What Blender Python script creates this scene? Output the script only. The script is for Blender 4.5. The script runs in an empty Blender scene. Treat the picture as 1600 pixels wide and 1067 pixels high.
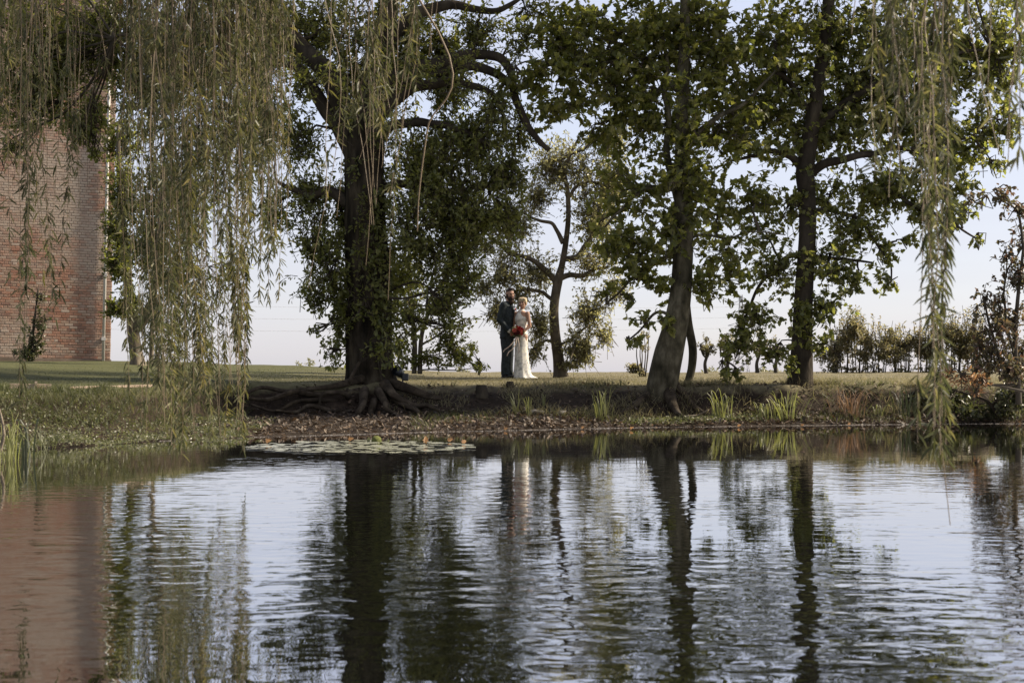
import bpy, math, random
import numpy as np
from mathutils import Vector, Matrix

sc = bpy.context.scene
COL = sc.collection
rng = np.random.default_rng(11)
random.seed(11)
R = math.radians

# ------------------------------------------------------------------ camera, sky, sun, exposure
EYE = 0.78                      # metres above the water
F = 1600 * 50 / 36              # focal length in photograph pixels
HOR = 582                       # row of the eye level in the photograph
cam = bpy.data.objects.new('camera', bpy.data.cameras.new('camera'))
COL.objects.link(cam)
cam.location = (0, 0, EYE)
cam.rotation_euler = (R(90), 0, 0)
cam.data.lens = 50
cam.data.sensor_width = 36
cam.data.shift_y = (HOR - 533.5) / 1600
cam.data.clip_start = 0.05
cam.data.clip_end = 8000
cam.data.dof.use_dof = True
cam.data.dof.focus_distance = 28
cam.data.dof.aperture_fstop = 7
sc.camera = cam

SUN_EL, SUN_AZ = 36, 80         # degrees; azimuth from +Y towards +X
world = bpy.data.worlds.new('World')
sc.world = world
world.use_nodes = True
nt = world.node_tree
bg = nt.nodes['Background']
sky = nt.nodes.new('ShaderNodeTexSky')
sky.sky_type = 'NISHITA'
sky.sun_disc = False
sky.sun_elevation = R(SUN_EL)
sky.sun_rotation = R(SUN_AZ)
sky.air_density = 1.0
sky.dust_density = 1.2
sky.ozone_density = 2.0
veil = nt.nodes.new('ShaderNodeMix')          # thin even high cloud over the whole dome
veil.data_type = 'RGBA'
tc = nt.nodes.new('ShaderNodeTexCoord')
mp = nt.nodes.new('ShaderNodeMapping')
mp.inputs['Scale'].default_value = (1.0, 1.0, 9.0)
nz = nt.nodes.new('ShaderNodeTexNoise')
nz.inputs['Scale'].default_value = 2.2
nz.inputs['Detail'].default_value = 5
mr = nt.nodes.new('ShaderNodeMapRange')
mr.inputs['From Min'].default_value = 0.3
mr.inputs['From Max'].default_value = 0.7
mr.inputs['To Min'].default_value = 0.70
mr.inputs['To Max'].default_value = 0.84
nt.links.new(tc.outputs['Generated'], mp.inputs['Vector'])
nt.links.new(mp.outputs[0], nz.inputs['Vector'])
nt.links.new(nz.outputs[0], mr.inputs['Value'])
nt.links.new(mr.outputs[0], veil.inputs[0])
nt.links.new(sky.outputs[0], veil.inputs[6])
veil.inputs[7].default_value = (2.5, 2.4, 2.72, 1)
nt.links.new(veil.outputs[2], bg.inputs[0])
bg.inputs[1].default_value = 0.1

sun = bpy.data.objects.new('sun', bpy.data.lights.new('sun', 'SUN'))
COL.objects.link(sun)
sun.data.energy = 4.3
sun.data.angle = R(4)
sun.data.color = (1.0, 0.86, 0.68)
sun.rotation_euler = (R(90 - SUN_EL), 0, math.pi - R(SUN_AZ))
sun.location = (20, 20, 20)

vs = sc.view_settings
vs.view_transform = 'Standard'
vs.look = 'None'
vs.exposure = 1.52
vs.gamma = 1
vs.use_curve_mapping = False
sc.cycles.max_bounces = 7
sc.cycles.diffuse_bounces = 3
sc.cycles.transmission_bounces = 4
sc.cycles.use_denoising = True

# ------------------------------------------------------------------ helpers
def P(px, py, d):
    """a point d metres out, from its column and row in the photograph"""
    return np.array([(px - 800) / F * d, d, EYE - (py - HOR) / F * d])

def tag(o, label=None, cat=None, group=None, kind=None):
    if label: o['label'] = label
    if cat: o['category'] = cat
    if group: o['group'] = group
    if kind: o['kind'] = kind
    return o

def empty(name, loc=(0, 0, 0)):
    o = bpy.data.objects.new(name, None)
    o.empty_display_size = 0.2
    COL.objects.link(o)
    o.location = tuple(float(v) for v in loc)
    return o

def norm(v):
    v = np.asarray(v, float)
    return v / np.maximum(np.linalg.norm(v, axis=-1, keepdims=True), 1e-9)

class MB:
    """collects vertices and faces, then links ONE mesh object"""
    def __init__(s):
        s.V = []; s.n = 0; s.F = []
    def add(s, V, faces, mi=0):
        """faces: (M,k) int array, indices into V"""
        V = np.asarray(V, float).reshape(-1, 3)
        s.V.append(V)
        for f in (faces if isinstance(faces, list) and isinstance(faces[0], np.ndarray) else [faces]):
            f = np.asarray(f, int)
            if f.size: s.F.append((f + s.n, mi))
        s.n += len(V)
        return s
    def mesh(s, name, mats, smooth=False):
        me = bpy.data.meshes.new(name)
        V = np.concatenate(s.V)
        me.vertices.add(len(V))
        me.vertices.foreach_set('co', V.astype(np.float32).ravel())
        loops = np.concatenate([f.ravel() for f, _ in s.F]).astype(np.int32)
        cnt = np.concatenate([np.full(len(f), f.shape[1]) for f, _ in s.F])
        mi = np.concatenate([np.full(len(f), m) for f, m in s.F])
        start = np.concatenate([[0], np.cumsum(cnt)[:-1]]).astype(np.int32)
        me.loops.add(len(loops))
        me.loops.foreach_set('vertex_index', loops)
        me.polygons.add(len(cnt))
        me.polygons.foreach_set('loop_start', start)
        me.polygons.foreach_set('material_index', mi.astype(np.int32))
        for m in (mats if isinstance(mats, (list, tuple)) else [mats]):
            me.materials.append(m)
        me.polygons.foreach_set('use_smooth', np.full(len(cnt), bool(smooth)))
        me.update(calc_edges=True)
        me.validate()
        return me
    def build(s, name, mats, parent=None, smooth=False, origin=None):
        if origin is not None:
            o3 = np.array(origin, float)
            s.V = [v - o3 for v in s.V]
        o = bpy.data.objects.new(name, s.mesh(name, mats, smooth))
        COL.objects.link(o)
        if origin is not None: o.location = tuple(float(v) for v in origin)
        if parent is not None: o.parent = parent
        return o

def frames(PTS):
    """tangent and two normals for (N,K,3) polylines"""
    T = np.empty_like(PTS)
    T[:, 1:-1] = PTS[:, 2:] - PTS[:, :-2]
    T[:, 0] = PTS[:, 1] - PTS[:, 0]
    T[:, -1] = PTS[:, -1] - PTS[:, -2]
    T = norm(T)
    ref = np.where(np.abs(T[..., 2:3]) > 0.95, np.array([1., 0, 0]), np.array([0, 0, 1.]))
    # keep one reference for the whole line so the tube does not twist
    big = np.abs(T[..., 2]).mean(axis=1) > 0.6
    ref = np.where(big[:, None, None], np.array([0.05, 1., 0]), np.array([0.03, 0.02, 1.]))
    A = norm(np.cross(np.broadcast_to(ref, T.shape), T))
    B = np.cross(T, A)
    return T, A, B

def tubes(PTS, RAD, sides):
    """(N,K,3) points and (N,K) radii -> vertices, quads, cap triangles"""
    PTS = np.asarray(PTS, float); RAD = np.asarray(RAD, float)
    N, K, _ = PTS.shape
    T, A, B = frames(PTS)
    a = np.arange(sides) / sides * 2 * np.pi
    ring = A[:, :, None] * np.cos(a)[None, None, :, None] + B[:, :, None] * np.sin(a)[None, None, :, None]
    V = PTS[:, :, None] + ring * RAD[:, :, None, None]
    idx = np.arange(N * K * sides).reshape(N, K, sides)
    nx = np.roll(idx, -1, axis=2)
    q = np.stack([idx[:, :-1], nx[:, :-1], nx[:, 1:], idx[:, 1:]], -1).reshape(-1, 4)
    caps = np.concatenate([idx[:, 0, ::-1], idx[:, -1]]).reshape(-1, sides)
    return V.reshape(-1, 3), [q, caps]

def spline(pts, n):
    """Catmull-Rom through pts (k,m) -> n samples"""
    pts = np.asarray(pts, float)
    if len(pts) == 2:
        t = np.linspace(0, 1, n)[:, None]
        return pts[0] * (1 - t) + pts[1] * t
    p = np.vstack([2 * pts[0] - pts[1], pts, 2 * pts[-1] - pts[-2]])
    seg = len(pts) - 1
    u = np.linspace(0, seg, n)
    i = np.minimum(u.astype(int), seg - 1)
    t = (u - i)[:, None]
    a, b, c, d = p[i], p[i + 1], p[i + 2], p[i + 3]
    return 0.5 * (2 * b + (c - a) * t + (2 * a - 5 * b + 4 * c - d) * t ** 2 + (3 * b - a - 3 * c + d) * t ** 3)

class Noise:
    """cheap smooth 3-D noise, about -1..1"""
    def __init__(s, seed, freq, n=14):
        r = np.random.default_rng(seed)
        s.k = norm(r.normal(size=(n, 3))) * freq * r.uniform(0.5, 1.6, (n, 1))
        s.p = r.uniform(0, 6.28, n)
    def __call__(s, X):
        return np.sin(np.asarray(X) @ s.k.T + s.p).sum(-1) / math.sqrt(len(s.p)) * 1.0

# ------------------------------------------------------------------ materials
def new_mat(name):
    m = bpy.data.materials.new(name)
    m.use_nodes = True
    n = m.node_tree
    return m, n, n.nodes['Principled BSDF'], n.nodes['Material Output']

def rgb(c): return (c[0], c[1], c[2], 1)

def ramp_node(n, stops):
    r = n.nodes.new('ShaderNodeValToRGB')
    cr = r.color_ramp
    while len(cr.elements) > 1: cr.elements.remove(cr.elements[-1])
    cr.elements[0].position = stops[0][0]; cr.elements[0].color = rgb(stops[0][1])
    for p, c in stops[1:]:
        e = cr.elements.new(p); e.color = rgb(c)
    return r

def leaf_mat(name, cols, trans=0.35, rough=0.42, spec=0.5, per_object=False):
    """per-leaf colour from the list, with light passing through"""
    m, n, b, out = new_mat(name)
    g = n.nodes.new('ShaderNodeNewGeometry')
    k = len(cols)
    r = ramp_node(n, [(i / max(k - 1, 1), c) for i, c in enumerate(cols)])
    n.links.new(g.outputs['Random Per Island'], r.inputs[0])
    if per_object:                                  # some strands are paler or yellower than others
        oi = n.nodes.new('ShaderNodeObjectInfo')
        r2 = ramp_node(n, [(0, (.5, .53, .52)), (.5, (.9, .92, .95)), (.85, (1.1, 1.08, .98)), (1, (1.4, 1.25, .95))])
        n.links.new(oi.outputs['Random'], r2.inputs[0])
        mu = n.nodes.new('ShaderNodeMix'); mu.data_type = 'RGBA'; mu.blend_type = 'MULTIPLY'; mu.inputs[0].default_value = 1
        n.links.new(r.outputs[0], mu.inputs[6]); n.links.new(r2.outputs[0], mu.inputs[7])
        class _o: outputs = [mu.outputs[2]]
        r = _o
    n.links.new(r.outputs[0], b.inputs['Base Color'])
    b.inputs['Roughness'].default_value = rough
    b.inputs['Specular IOR Level'].default_value = spec
    t = n.nodes.new('ShaderNodeBsdfTranslucent')
    hs = n.nodes.new('ShaderNodeHueSaturation')
    hs.inputs['Saturation'].default_value = 1.15
    hs.inputs['Value'].default_value = 2.5
    n.links.new(r.outputs[0], hs.inputs['Color'])
    n.links.new(hs.outputs[0], t.inputs[0])
    mx = n.nodes.new('ShaderNodeMixShader')
    mx.inputs[0].default_value = trans
    n.links.new(b.outputs[0], mx.inputs[1])
    n.links.new(t.outputs[0], mx.inputs[2])
    n.links.new(mx.outputs[0], out.inputs[0])
    return m

def noise_mat(name, stops, scale=3.0, detail=6, rough=0.85, bump=0.0, bscale=20, stretch=(1, 1, 1), spec=0.3, dist=0.02, coord='Object'):
    m, n, b, out = new_mat(name)
    t = n.nodes.new('ShaderNodeTexCoord')
    mpn = n.nodes.new('ShaderNodeMapping')
    mpn.inputs['Scale'].default_value = stretch
    nn = n.nodes.new('ShaderNodeTexNoise')
    nn.inputs['Scale'].default_value = scale
    nn.inputs['Detail'].default_value = detail
    nn.inputs['Roughness'].default_value = 0.62
    r = ramp_node(n, stops)
    n.links.new(t.outputs[coord], mpn.inputs[0])
    n.links.new(mpn.outputs[0], nn.inputs['Vector'])
    n.links.new(nn.outputs[0], r.inputs[0])
    pn = n.nodes.new('ShaderNodeTexNoise'); pn.inputs['Scale'].default_value = scale * .28; pn.inputs['Detail'].default_value = 4     # broad staining over the grain
    n.links.new(t.outputs[coord], pn.inputs['Vector'])
    pr_ = ramp_node(n, [(.32, (.55, .55, .5)), (.5, (1, 1, 1)), (.7, (1.3, 1.28, 1.15))])
    n.links.new(pn.outputs[0], pr_.inputs[0])
    ml = n.nodes.new('ShaderNodeMix'); ml.data_type = 'RGBA'; ml.blend_type = 'MULTIPLY'; ml.inputs[0].default_value = 1
    n.links.new(r.outputs[0], ml.inputs[6]); n.links.new(pr_.outputs[0], ml.inputs[7])
    n.links.new(ml.outputs[2], b.inputs['Base Color'])
    b.inputs['Roughness'].default_value = rough
    b.inputs['Specular IOR Level'].default_value = spec
    if bump:
        n2 = n.nodes.new('ShaderNodeTexNoise')
        n2.inputs['Scale'].default_value = bscale
        n2.inputs['Detail'].default_value = 8
        n.links.new(mpn.outputs[0], n2.inputs['Vector'])
        bp = n.nodes.new('ShaderNodeBump')
        bp.inputs['Strength'].default_value = bump
        bp.inputs['Distance'].default_value = dist
        n.links.new(n2.outputs[0], bp.inputs['Height'])
        n.links.new(bp.outputs[0], b.inputs['Normal'])
    return m

def plain(name, c, rough=0.6, spec=0.4, metal=0):
    m, n, b, out = new_mat(name)
    nn = n.nodes.new('ShaderNodeTexNoise'); nn.inputs['Scale'].default_value = 30
    r = ramp_node(n, [(0.3, tuple(v * 0.85 for v in c)), (0.7, tuple(min(1, v * 1.1) for v in c))])
    t = n.nodes.new('ShaderNodeTexCoord')
    n.links.new(t.outputs['Object'], nn.inputs['Vector'])
    n.links.new(nn.outputs[0], r.inputs[0]); n.links.new(r.outputs[0], b.inputs['Base Color'])
    b.inputs['Roughness'].default_value = rough
    b.inputs['Specular IOR Level'].default_value = spec
    b.inputs['Metallic'].default_value = metal
    return m

M = {}
M['oak_leaf'] = leaf_mat('oak_leaf', [(0.06, 0.07, 0.02), (0.088, 0.098, 0.027), (0.115, 0.122, 0.034), (0.14, 0.138, 0.044)], 0.5)
M['oak_leaf_b'] = leaf_mat('oak_leaf_b', [(0.062, 0.073, 0.021), (0.092, 0.103, 0.029), (0.12, 0.127, 0.037), (0.145, 0.142, 0.046)], 0.52)
M['maple_leaf'] = leaf_mat('maple_leaf', [(0.068, 0.079, 0.022), (0.098, 0.108, 0.029), (0.125, 0.13, 0.035), (0.15, 0.146, 0.045)], 0.55)
M['apple_leaf'] = leaf_mat('apple_leaf', [(0.12, 0.12, 0.055), (0.165, 0.16, 0.075), (0.21, 0.2, 0.1)], 0.5)
M['willow_leaf'] = leaf_mat('willow_leaf', [(.034, .039, .016), (.052, .056, .023), (.074, .076, .033), (.11, .102, .046)], .3, .5, .3, True)
M['hedge_leaf'] = leaf_mat('hedge_leaf', [(0.1, 0.1, 0.05), (0.14, 0.13, 0.065), (0.17, 0.14, 0.08)], 0.5)
M['red_leaf'] = leaf_mat('red_leaf', [(.05, .05, .024), (.07, .06, .03), (.085, .05, .032)], .35)
M['orange_leaf'] = leaf_mat('orange_leaf', [(.17, .09, .045), (.22, .13, .065), (.16, .115, .065)], .35)
M['sunlit_leaf'] = leaf_mat('sunlit_leaf', [(.2, .19, .11), (.28, .26, .16), (.16, .155, .08)], .35)  # sunlight on this foliage is put into the pale leaf colour
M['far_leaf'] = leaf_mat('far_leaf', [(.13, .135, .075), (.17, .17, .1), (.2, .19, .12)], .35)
M['ivy_leaf'] = leaf_mat('ivy_leaf', [(.03, .036, .014), (.05, .056, .02), (.075, .076, .03)], .25, .4)
M['weed_leaf'] = leaf_mat('weed_leaf', [(.04, .05, .018), (.06, .068, .025), (.095, .098, .05), (.075, .08, .03), (.17, .17, .13)], .35)
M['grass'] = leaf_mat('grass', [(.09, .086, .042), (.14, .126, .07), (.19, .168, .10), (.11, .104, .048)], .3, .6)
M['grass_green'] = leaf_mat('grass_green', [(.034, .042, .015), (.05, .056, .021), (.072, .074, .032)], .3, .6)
M['reed'] = leaf_mat('reed', [(.075, .09, .028), (.12, .13, .045), (.17, .165, .07)], .3, .45)
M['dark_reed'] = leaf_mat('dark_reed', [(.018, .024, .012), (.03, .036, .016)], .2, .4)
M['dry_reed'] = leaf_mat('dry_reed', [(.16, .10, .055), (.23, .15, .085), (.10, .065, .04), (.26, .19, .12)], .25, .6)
M['litter'] = leaf_mat('litter', [(.016, .012, .008), (.035, .024, .015), (.06, .040, .025), (.02, .015, .010), (.12, .078, .046), (.028, .021, .014), (.17, .13, .09), (.024, .017, .011), (.045, .03, .02)], .1, .7)
M['oak_bark'] = noise_mat('oak_bark', [(.35, (.008, .007, .005)), (.5, (.028, .023, .016)), (.68, (.065, .055, .038))], 7, 8, .95, 1.0, 16, (1, 1, .22), .1, .05)
M['maple_bark'] = noise_mat('maple_bark', [(.35, (.022, .020, .012)), (.5, (.058, .052, .033)), (.66, (.115, .104, .072))], 7, 8, .9, .5, 22, (1, 1, .5), .15, .02)
M['dark_bark'] = noise_mat('dark_bark', [(.3, (.022, .018, .014)), (.6, (.045, .038, .028)), (.8, (.075, .065, .045))], 7, 8, .95, .8, 18, (1, 1, .3), .1, .03)
M['apple_bark'] = noise_mat('apple_bark', [(.3, (.06, .05, .038)), (.5, (.10, .085, .065)), (.75, (.15, .13, .1))], 8, 8, .9, .8, 24, (1, 1, .5), .15, .02)
M['pale_bark'] = noise_mat('pale_bark', [(.3, (.07, .058, .042)), (.5, (.13, .11, .083)), (.75, (.20, .175, .135))], 6, 8, .9, .6, 20, (1, 1, .4), .15, .02)
M['willow_twig'] = plain('willow_twig', (.10, .072, .038), .6)
M['twig'] = plain('twig', (.05, .042, .03), .8, .2)
M['root'] = noise_mat('root', [(.3, (.012, .009, .006)), (.5, (.032, .025, .017)), (.75, (.075, .062, .045))], 8, 8, .9, .8, 30, (1, 1, 1), .15, .02)
M['soil'] = noise_mat('soil', [(.3, (.018, .013, .009)), (.55, (.038, .028, .019)), (.8, (.07, .052, .034))], 5, 10, .95, .8, 25, (1, 1, 1), .2, .05)

# ------------------------------------------------------------------ the ground: one sheet with the pond basin and the bank
TAB = np.array([  # X, shore y, end of mud y, mud height, lip y, lip height
    [-60, -40, -38, .2, -30, .9], [-14, -9, -8, .1, -5, .7], [-9.5, 1, 2, .1, 4.5, .6], [-7.2, 9.5, 10.2, .1, 13, .56],
    [-5.4, 14.0, 14.6, .10, 16.9, .58], [-4.6, 14.9, 15.7, .12, 17.8, .60], [-3.95, 16.2, 20.1, .15, 20.9, .62], [-3.3, 17.0, 20.6, .16, 21.25, .62],
    [-2.3, 17.7, 20.8, .17, 21.5, .62], [-1.2, 18.5, 20.8, .17, 21.9, .57], [0, 19.2, 20.6, .15, 22.4, .57],
    [1.8, 20.1, 20.9, .10, 22.0, .57], [2.6, 20.4, 21.1, .1, 21.8, .57], [4, 20.9, 21.5, .10, 22.05, .57],
    [6.8, 21.6, 22.1, .10, 22.6, .58], [9, 21.8, 22.2, .1, 22.7, .6], [12, 20, 20.6, .1, 21.5, .6],
    [15, 10, 10.6, .1, 12, .6], [18, -6, -5, .1, -2, .6], [60, -40, -38, .2, -30, .9]])
CR = np.array([[-60, 1.25], [-11, 1.10], [-9, 1.06], [-6, .96], [-3.5, .85], [-1, .79], [3, .775], [8, .785], [14, .81], [60, .95]])
n1, n2, n3 = Noise(1, 1.7), Noise(2, 5.5), Noise(3, 14)

def ground(x, y):
    x = np.asarray(x, float); y = np.asarray(y, float)
    z0 = np.zeros_like(x)
    q = np.stack([x, z0, z0], -1)
    wob = 0.10 * n1(q) + 0.05 * n2(q)
    g = [np.interp(x, TAB[:, 0], TAB[:, i]) for i in range(1, 6)]
    ys, yb, zb, yl, zl = g
    ys = ys + wob * 0.6; yb = np.maximum(yb + wob, ys + 0.15); yl = np.maximum(yl + wob * 1.5 + .05 * n3(q), yb + 0.2)
    crest = np.interp(x, CR[:, 0], CR[:, 1])
    q3 = np.stack([x, y, z0], -1)
    yc = 42 + 0 * x
    mud = np.clip((y - ys) / (yb - ys), 0, 1)
    face = np.clip((y - yb) / (yl - yb), 0, 1)
    face = face * face * (3 - 2 * face)
    lawn = np.clip((y - yl) / (yc - yl), 0, 1) ** 0.8
    z = np.where(y < ys, np.maximum((y - ys) * 0.3, -0.8), mud * zb + face * (zl - zb) + lawn * (crest - zl))
    onbank = (y > ys) & (y < yl)
    z = z + np.where(onbank, 0.018 * n2(q3) * mud + .016 * n3(q3) * face + 0.016 * n2(q3 * 2.3) * face * (1 - .6 * face), 0)
    z = z + np.where(y >= yl, 0.012 * n1(q3) + .006 * n2(q3), 0)
    # the near bank, behind the camera, and the far fields falling away
    nb = np.clip((-1.2 - y) / 1.5, 0, 1)
    z = np.where((y < -1.2) & (y < ys), -0.8 + nb * nb * (3 - 2 * nb) * 1.35, z)
    nearpond = np.clip((0.6 - y) / 1.8, 0, 1)
    z = np.where((y >= -1.2) & (y < 0.6) & (y < ys), -0.8 + 0 * nearpond, z)
    drop = np.clip((y - 44) / 60, 0, 1)
    z = z - np.where(y > 44, drop * 4.5 + np.clip((y - 104) / 300, 0, 1) * 2.5, 0)
    return z

def gz(x, y): return float(ground(np.array([x]), np.array([y]))[0])

xs = np.unique(np.concatenate([np.linspace(-3000, -60, 10), np.linspace(-60, -14, 24), np.arange(-14, -9, .3),
                               np.arange(-9, 9.6, .07), np.arange(9.6, 20, .4), np.linspace(20, 60, 16), np.linspace(60, 3000, 10)]))
ysg = np.unique(np.concatenate([np.linspace(-400, -12, 8), np.arange(-12, 13, .5), np.arange(13, 17, .09), np.arange(17, 23.4, .05),
                                np.arange(23.4, 44, .35), np.arange(44, 110, 3), np.linspace(112, 420, 14), np.linspace(500, 6000, 10)]))
GX, GY = np.meshgrid(xs, ysg)
GZ = ground(GX, GY)
mb = MB()
idx = np.arange(GX.size).reshape(GX.shape)
mb.add(np.stack([GX, GY, GZ], -1), np.stack([idx[:-1, :-1], idx[:-1, 1:], idx[1:, 1:], idx[1:, :-1]], -1).reshape(-1, 4))

def ground_mat():
    m, n, b, out = new_mat('ground')
    geo = n.nodes.new('ShaderNodeNewGeometry')
    sep = n.nodes.new('ShaderNodeSeparateXYZ')
    n.links.new(geo.outputs['Position'], sep.inputs[0])
    def noise(scale, detail=8, rough=.6):
        t = n.nodes.new('ShaderNodeTexNoise'); t.inputs['Scale'].default_value = scale
        t.inputs['Detail'].default_value = detail; t.inputs['Roughness'].default_value = rough
        n.links.new(geo.outputs['Position'], t.inputs['Vector']); return t
    def maprange(src, a, b_, c=0, d=1):
        r = n.nodes.new('ShaderNodeMapRange'); r.inputs['From Min'].default_value = a; r.inputs['From Max'].default_value = b_
        r.inputs['To Min'].default_value = c; r.inputs['To Max'].default_value = d
        n.links.new(src, r.inputs['Value']); return r.outputs[0]
    def mixc(f, a, b_):
        x = n.nodes.new('ShaderNodeMix'); x.data_type = 'RGBA'
        n.links.new(f, x.inputs[0]); n.links.new(a, x.inputs[6]); n.links.new(b_, x.inputs[7]); return x.outputs[2]
    soil = ramp_node(n, [(.3, (.010, .0075, .005)), (.5, (.022, .016, .011)), (.7, (.045, .033, .022)), (.85, (.07, .054, .036))])  # earth kept dark so its colour also carries the shade under the lip
    n.links.new(noise(9, 10, .7).outputs[0], soil.inputs[0])
    dry = ramp_node(n, [(.25, (.07, .066, .036)), (.5, (.125, .112, .067)), (.75, (.185, .16, .10))])
    n.links.new(noise(3.5, 10, .7).outputs[0], dry.inputs[0])
    green = ramp_node(n, [(.25, (.035, .040, .016)), (.5, (.06, .064, .026)), (.75, (.09, .088, .04))])
    n.links.new(noise(4, 10, .7).outputs[0], green.inputs[0])
    lawn = mixc(maprange(sep.outputs['X'], -1.5, -5.5), dry.outputs[0], green.outputs[0])
    # turf grows on the level ground above the lip; earth shows on the eroded face and the mud
    add = n.nodes.new('ShaderNodeMath'); add.operation = 'MULTIPLY_ADD'
    n.links.new(noise(5, 6).outputs[0], add.inputs[0]); add.inputs[1].default_value = .22
    n.links.new(sep.outputs['Z'], add.inputs[2])
    far = n.nodes.new('ShaderNodeMath'); far.operation = 'MAXIMUM'          # beyond the lawn the fields are grass again
    n.links.new(maprange(add.outputs[0], .56, .68), far.inputs[0]); n.links.new(maprange(sep.outputs['Y'], 30, 36), far.inputs[1])
    c = mixc(far.outputs[0], soil.outputs[0], lawn)
    n.links.new(c, b.inputs['Base Color'])
    b.inputs['Roughness'].default_value = .95
    b.inputs['Specular IOR Level'].default_value = .15
    bp = n.nodes.new('ShaderNodeBump'); bp.inputs['Strength'].default_value = .7; bp.inputs['Distance'].default_value = .03
    n.links.new(noise(22, 10, .7).outputs[0], bp.inputs['Height']); n.links.new(bp.outputs[0], b.inputs['Normal'])
    return m
tag(mb.build('ground', ground_mat(), smooth=True), kind='structure')

# ------------------------------------------------------------------ the water
def water_mat():
    m, n, b, out = new_mat('pond_water')
    b.inputs['Base Color'].default_value = (.005, .0055, .004, 1)
    b.inputs['Roughness'].default_value = .015
    b.inputs['IOR'].default_value = 1.333
    b.inputs['Specular IOR Level'].default_value = .5
    geo = n.nodes.new('ShaderNodeNewGeometry')
    def noise(sx, sy, detail, rough=.5, off=0, dist=0.0):
        mm = n.nodes.new('ShaderNodeMapping'); mm.inputs['Scale'].default_value = (sx, sy, 1); mm.inputs['Location'].default_value = (off, off * .7, 0)
        mm.inputs['Rotation'].default_value = (0, 0, R(3))
        n.links.new(geo.outputs['Position'], mm.inputs[0])
        t = n.nodes.new('ShaderNodeTexNoise'); t.inputs['Scale'].default_value = 1; t.inputs['Detail'].default_value = detail
        t.inputs['Roughness'].default_value = rough
        t.inputs['Distortion'].default_value = dist
        n.links.new(mm.outputs[0], t.inputs['Vector']); return t.outputs[0]
    def math_(op, a, b_):
        x = n.nodes.new('ShaderNodeMath'); x.operation = op
        for i, v in enumerate((a, b_)):
            if isinstance(v, (int, float)): x.inputs[i].default_value = v
            else: n.links.new(v, x.inputs[i])
        return x.outputs[0]
    h = math_('ADD', math_('MULTIPLY', noise(5.0, 8.0, 2, .4, 0, .3), 1.0),
              math_('MULTIPLY', noise(9.5, 13.0, 1, .5, 5.3, .2), .14))
    h = math_('ADD', h, math_('MULTIPLY', noise(1.2, 2.0, 1, .5, 9.1), .9))
    # wind: calmer in sheltered patches and close under the far bank
    sep = n.nodes.new('ShaderNodeSeparateXYZ'); n.links.new(geo.outputs['Position'], sep.inputs[0])
    mr1 = n.nodes.new('ShaderNodeMapRange'); mr1.inputs['From Min'].default_value = 14; mr1.inputs['From Max'].default_value = 5
    mr1.inputs['To Min'].default_value = .16; mr1.inputs['To Max'].default_value = 1
    n.links.new(sep.outputs['Y'], mr1.inputs['Value'])
    mr2 = n.nodes.new('ShaderNodeMapRange'); mr2.inputs['From Min'].default_value = .38; mr2.inputs['From Max'].default_value = .62
    mr2.inputs['To Min'].default_value = .22; mr2.inputs['To Max'].default_value = 1
    n.links.new(noise(.35, .5, 2, .5, 3), mr2.inputs['Value'])
    bp = n.nodes.new('ShaderNodeBump'); bp.inputs['Distance'].default_value = .0066
    n.links.new(h, bp.inputs['Height'])
    n.links.new(math_('MULTIPLY', mr1.outputs[0], mr2.outputs[0]), bp.inputs['Strength'])
    n.links.new(bp.outputs[0], b.inputs['Normal'])
    gl = n.nodes.new('ShaderNodeBsdfGlossy'); gl.inputs['Roughness'].default_value = .015; gl.inputs['Color'].default_value = (.97, .97, 1, 1)
    n.links.new(bp.outputs[0], gl.inputs['Normal'])
    mx = n.nodes.new('ShaderNodeMixShader'); mx.inputs[0].default_value = .52          # extra mirror layer added to brighten the reflected sky
    n.links.new(b.outputs[0], mx.inputs[1]); n.links.new(gl.outputs[0], mx.inputs[2]); n.links.new(mx.outputs[0], out.inputs[0])
    return m
mb = MB()
wx = np.linspace(-20, 22, 22); wy = np.linspace(-2.4, 24, 16)
WX, WY = np.meshgrid(wx, wy)
idx = np.arange(WX.size).reshape(WX.shape)
mb.add(np.stack([WX, WY, 0 * WX], -1), np.stack([idx[:-1, :-1], idx[:-1, 1:], idx[1:, 1:], idx[1:, :-1]], -1).reshape(-1, 4))
tag(mb.build('pond_water', water_mat()), kind='structure')

# ------------------------------------------------------------------ the brick building
def box(mb, x0, x1, y0, y1, z0, z1, mi=0):
    V = [(x, y, z) for z in (z0, z1) for y in (y0, y1) for x in (x0, x1)]
    mb.add(V, [[0, 2, 3, 1], [4, 5, 7, 6], [0, 1, 5, 4], [2, 6, 7, 3], [0, 4, 6, 2], [1, 3, 7, 5]], mi)

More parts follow.
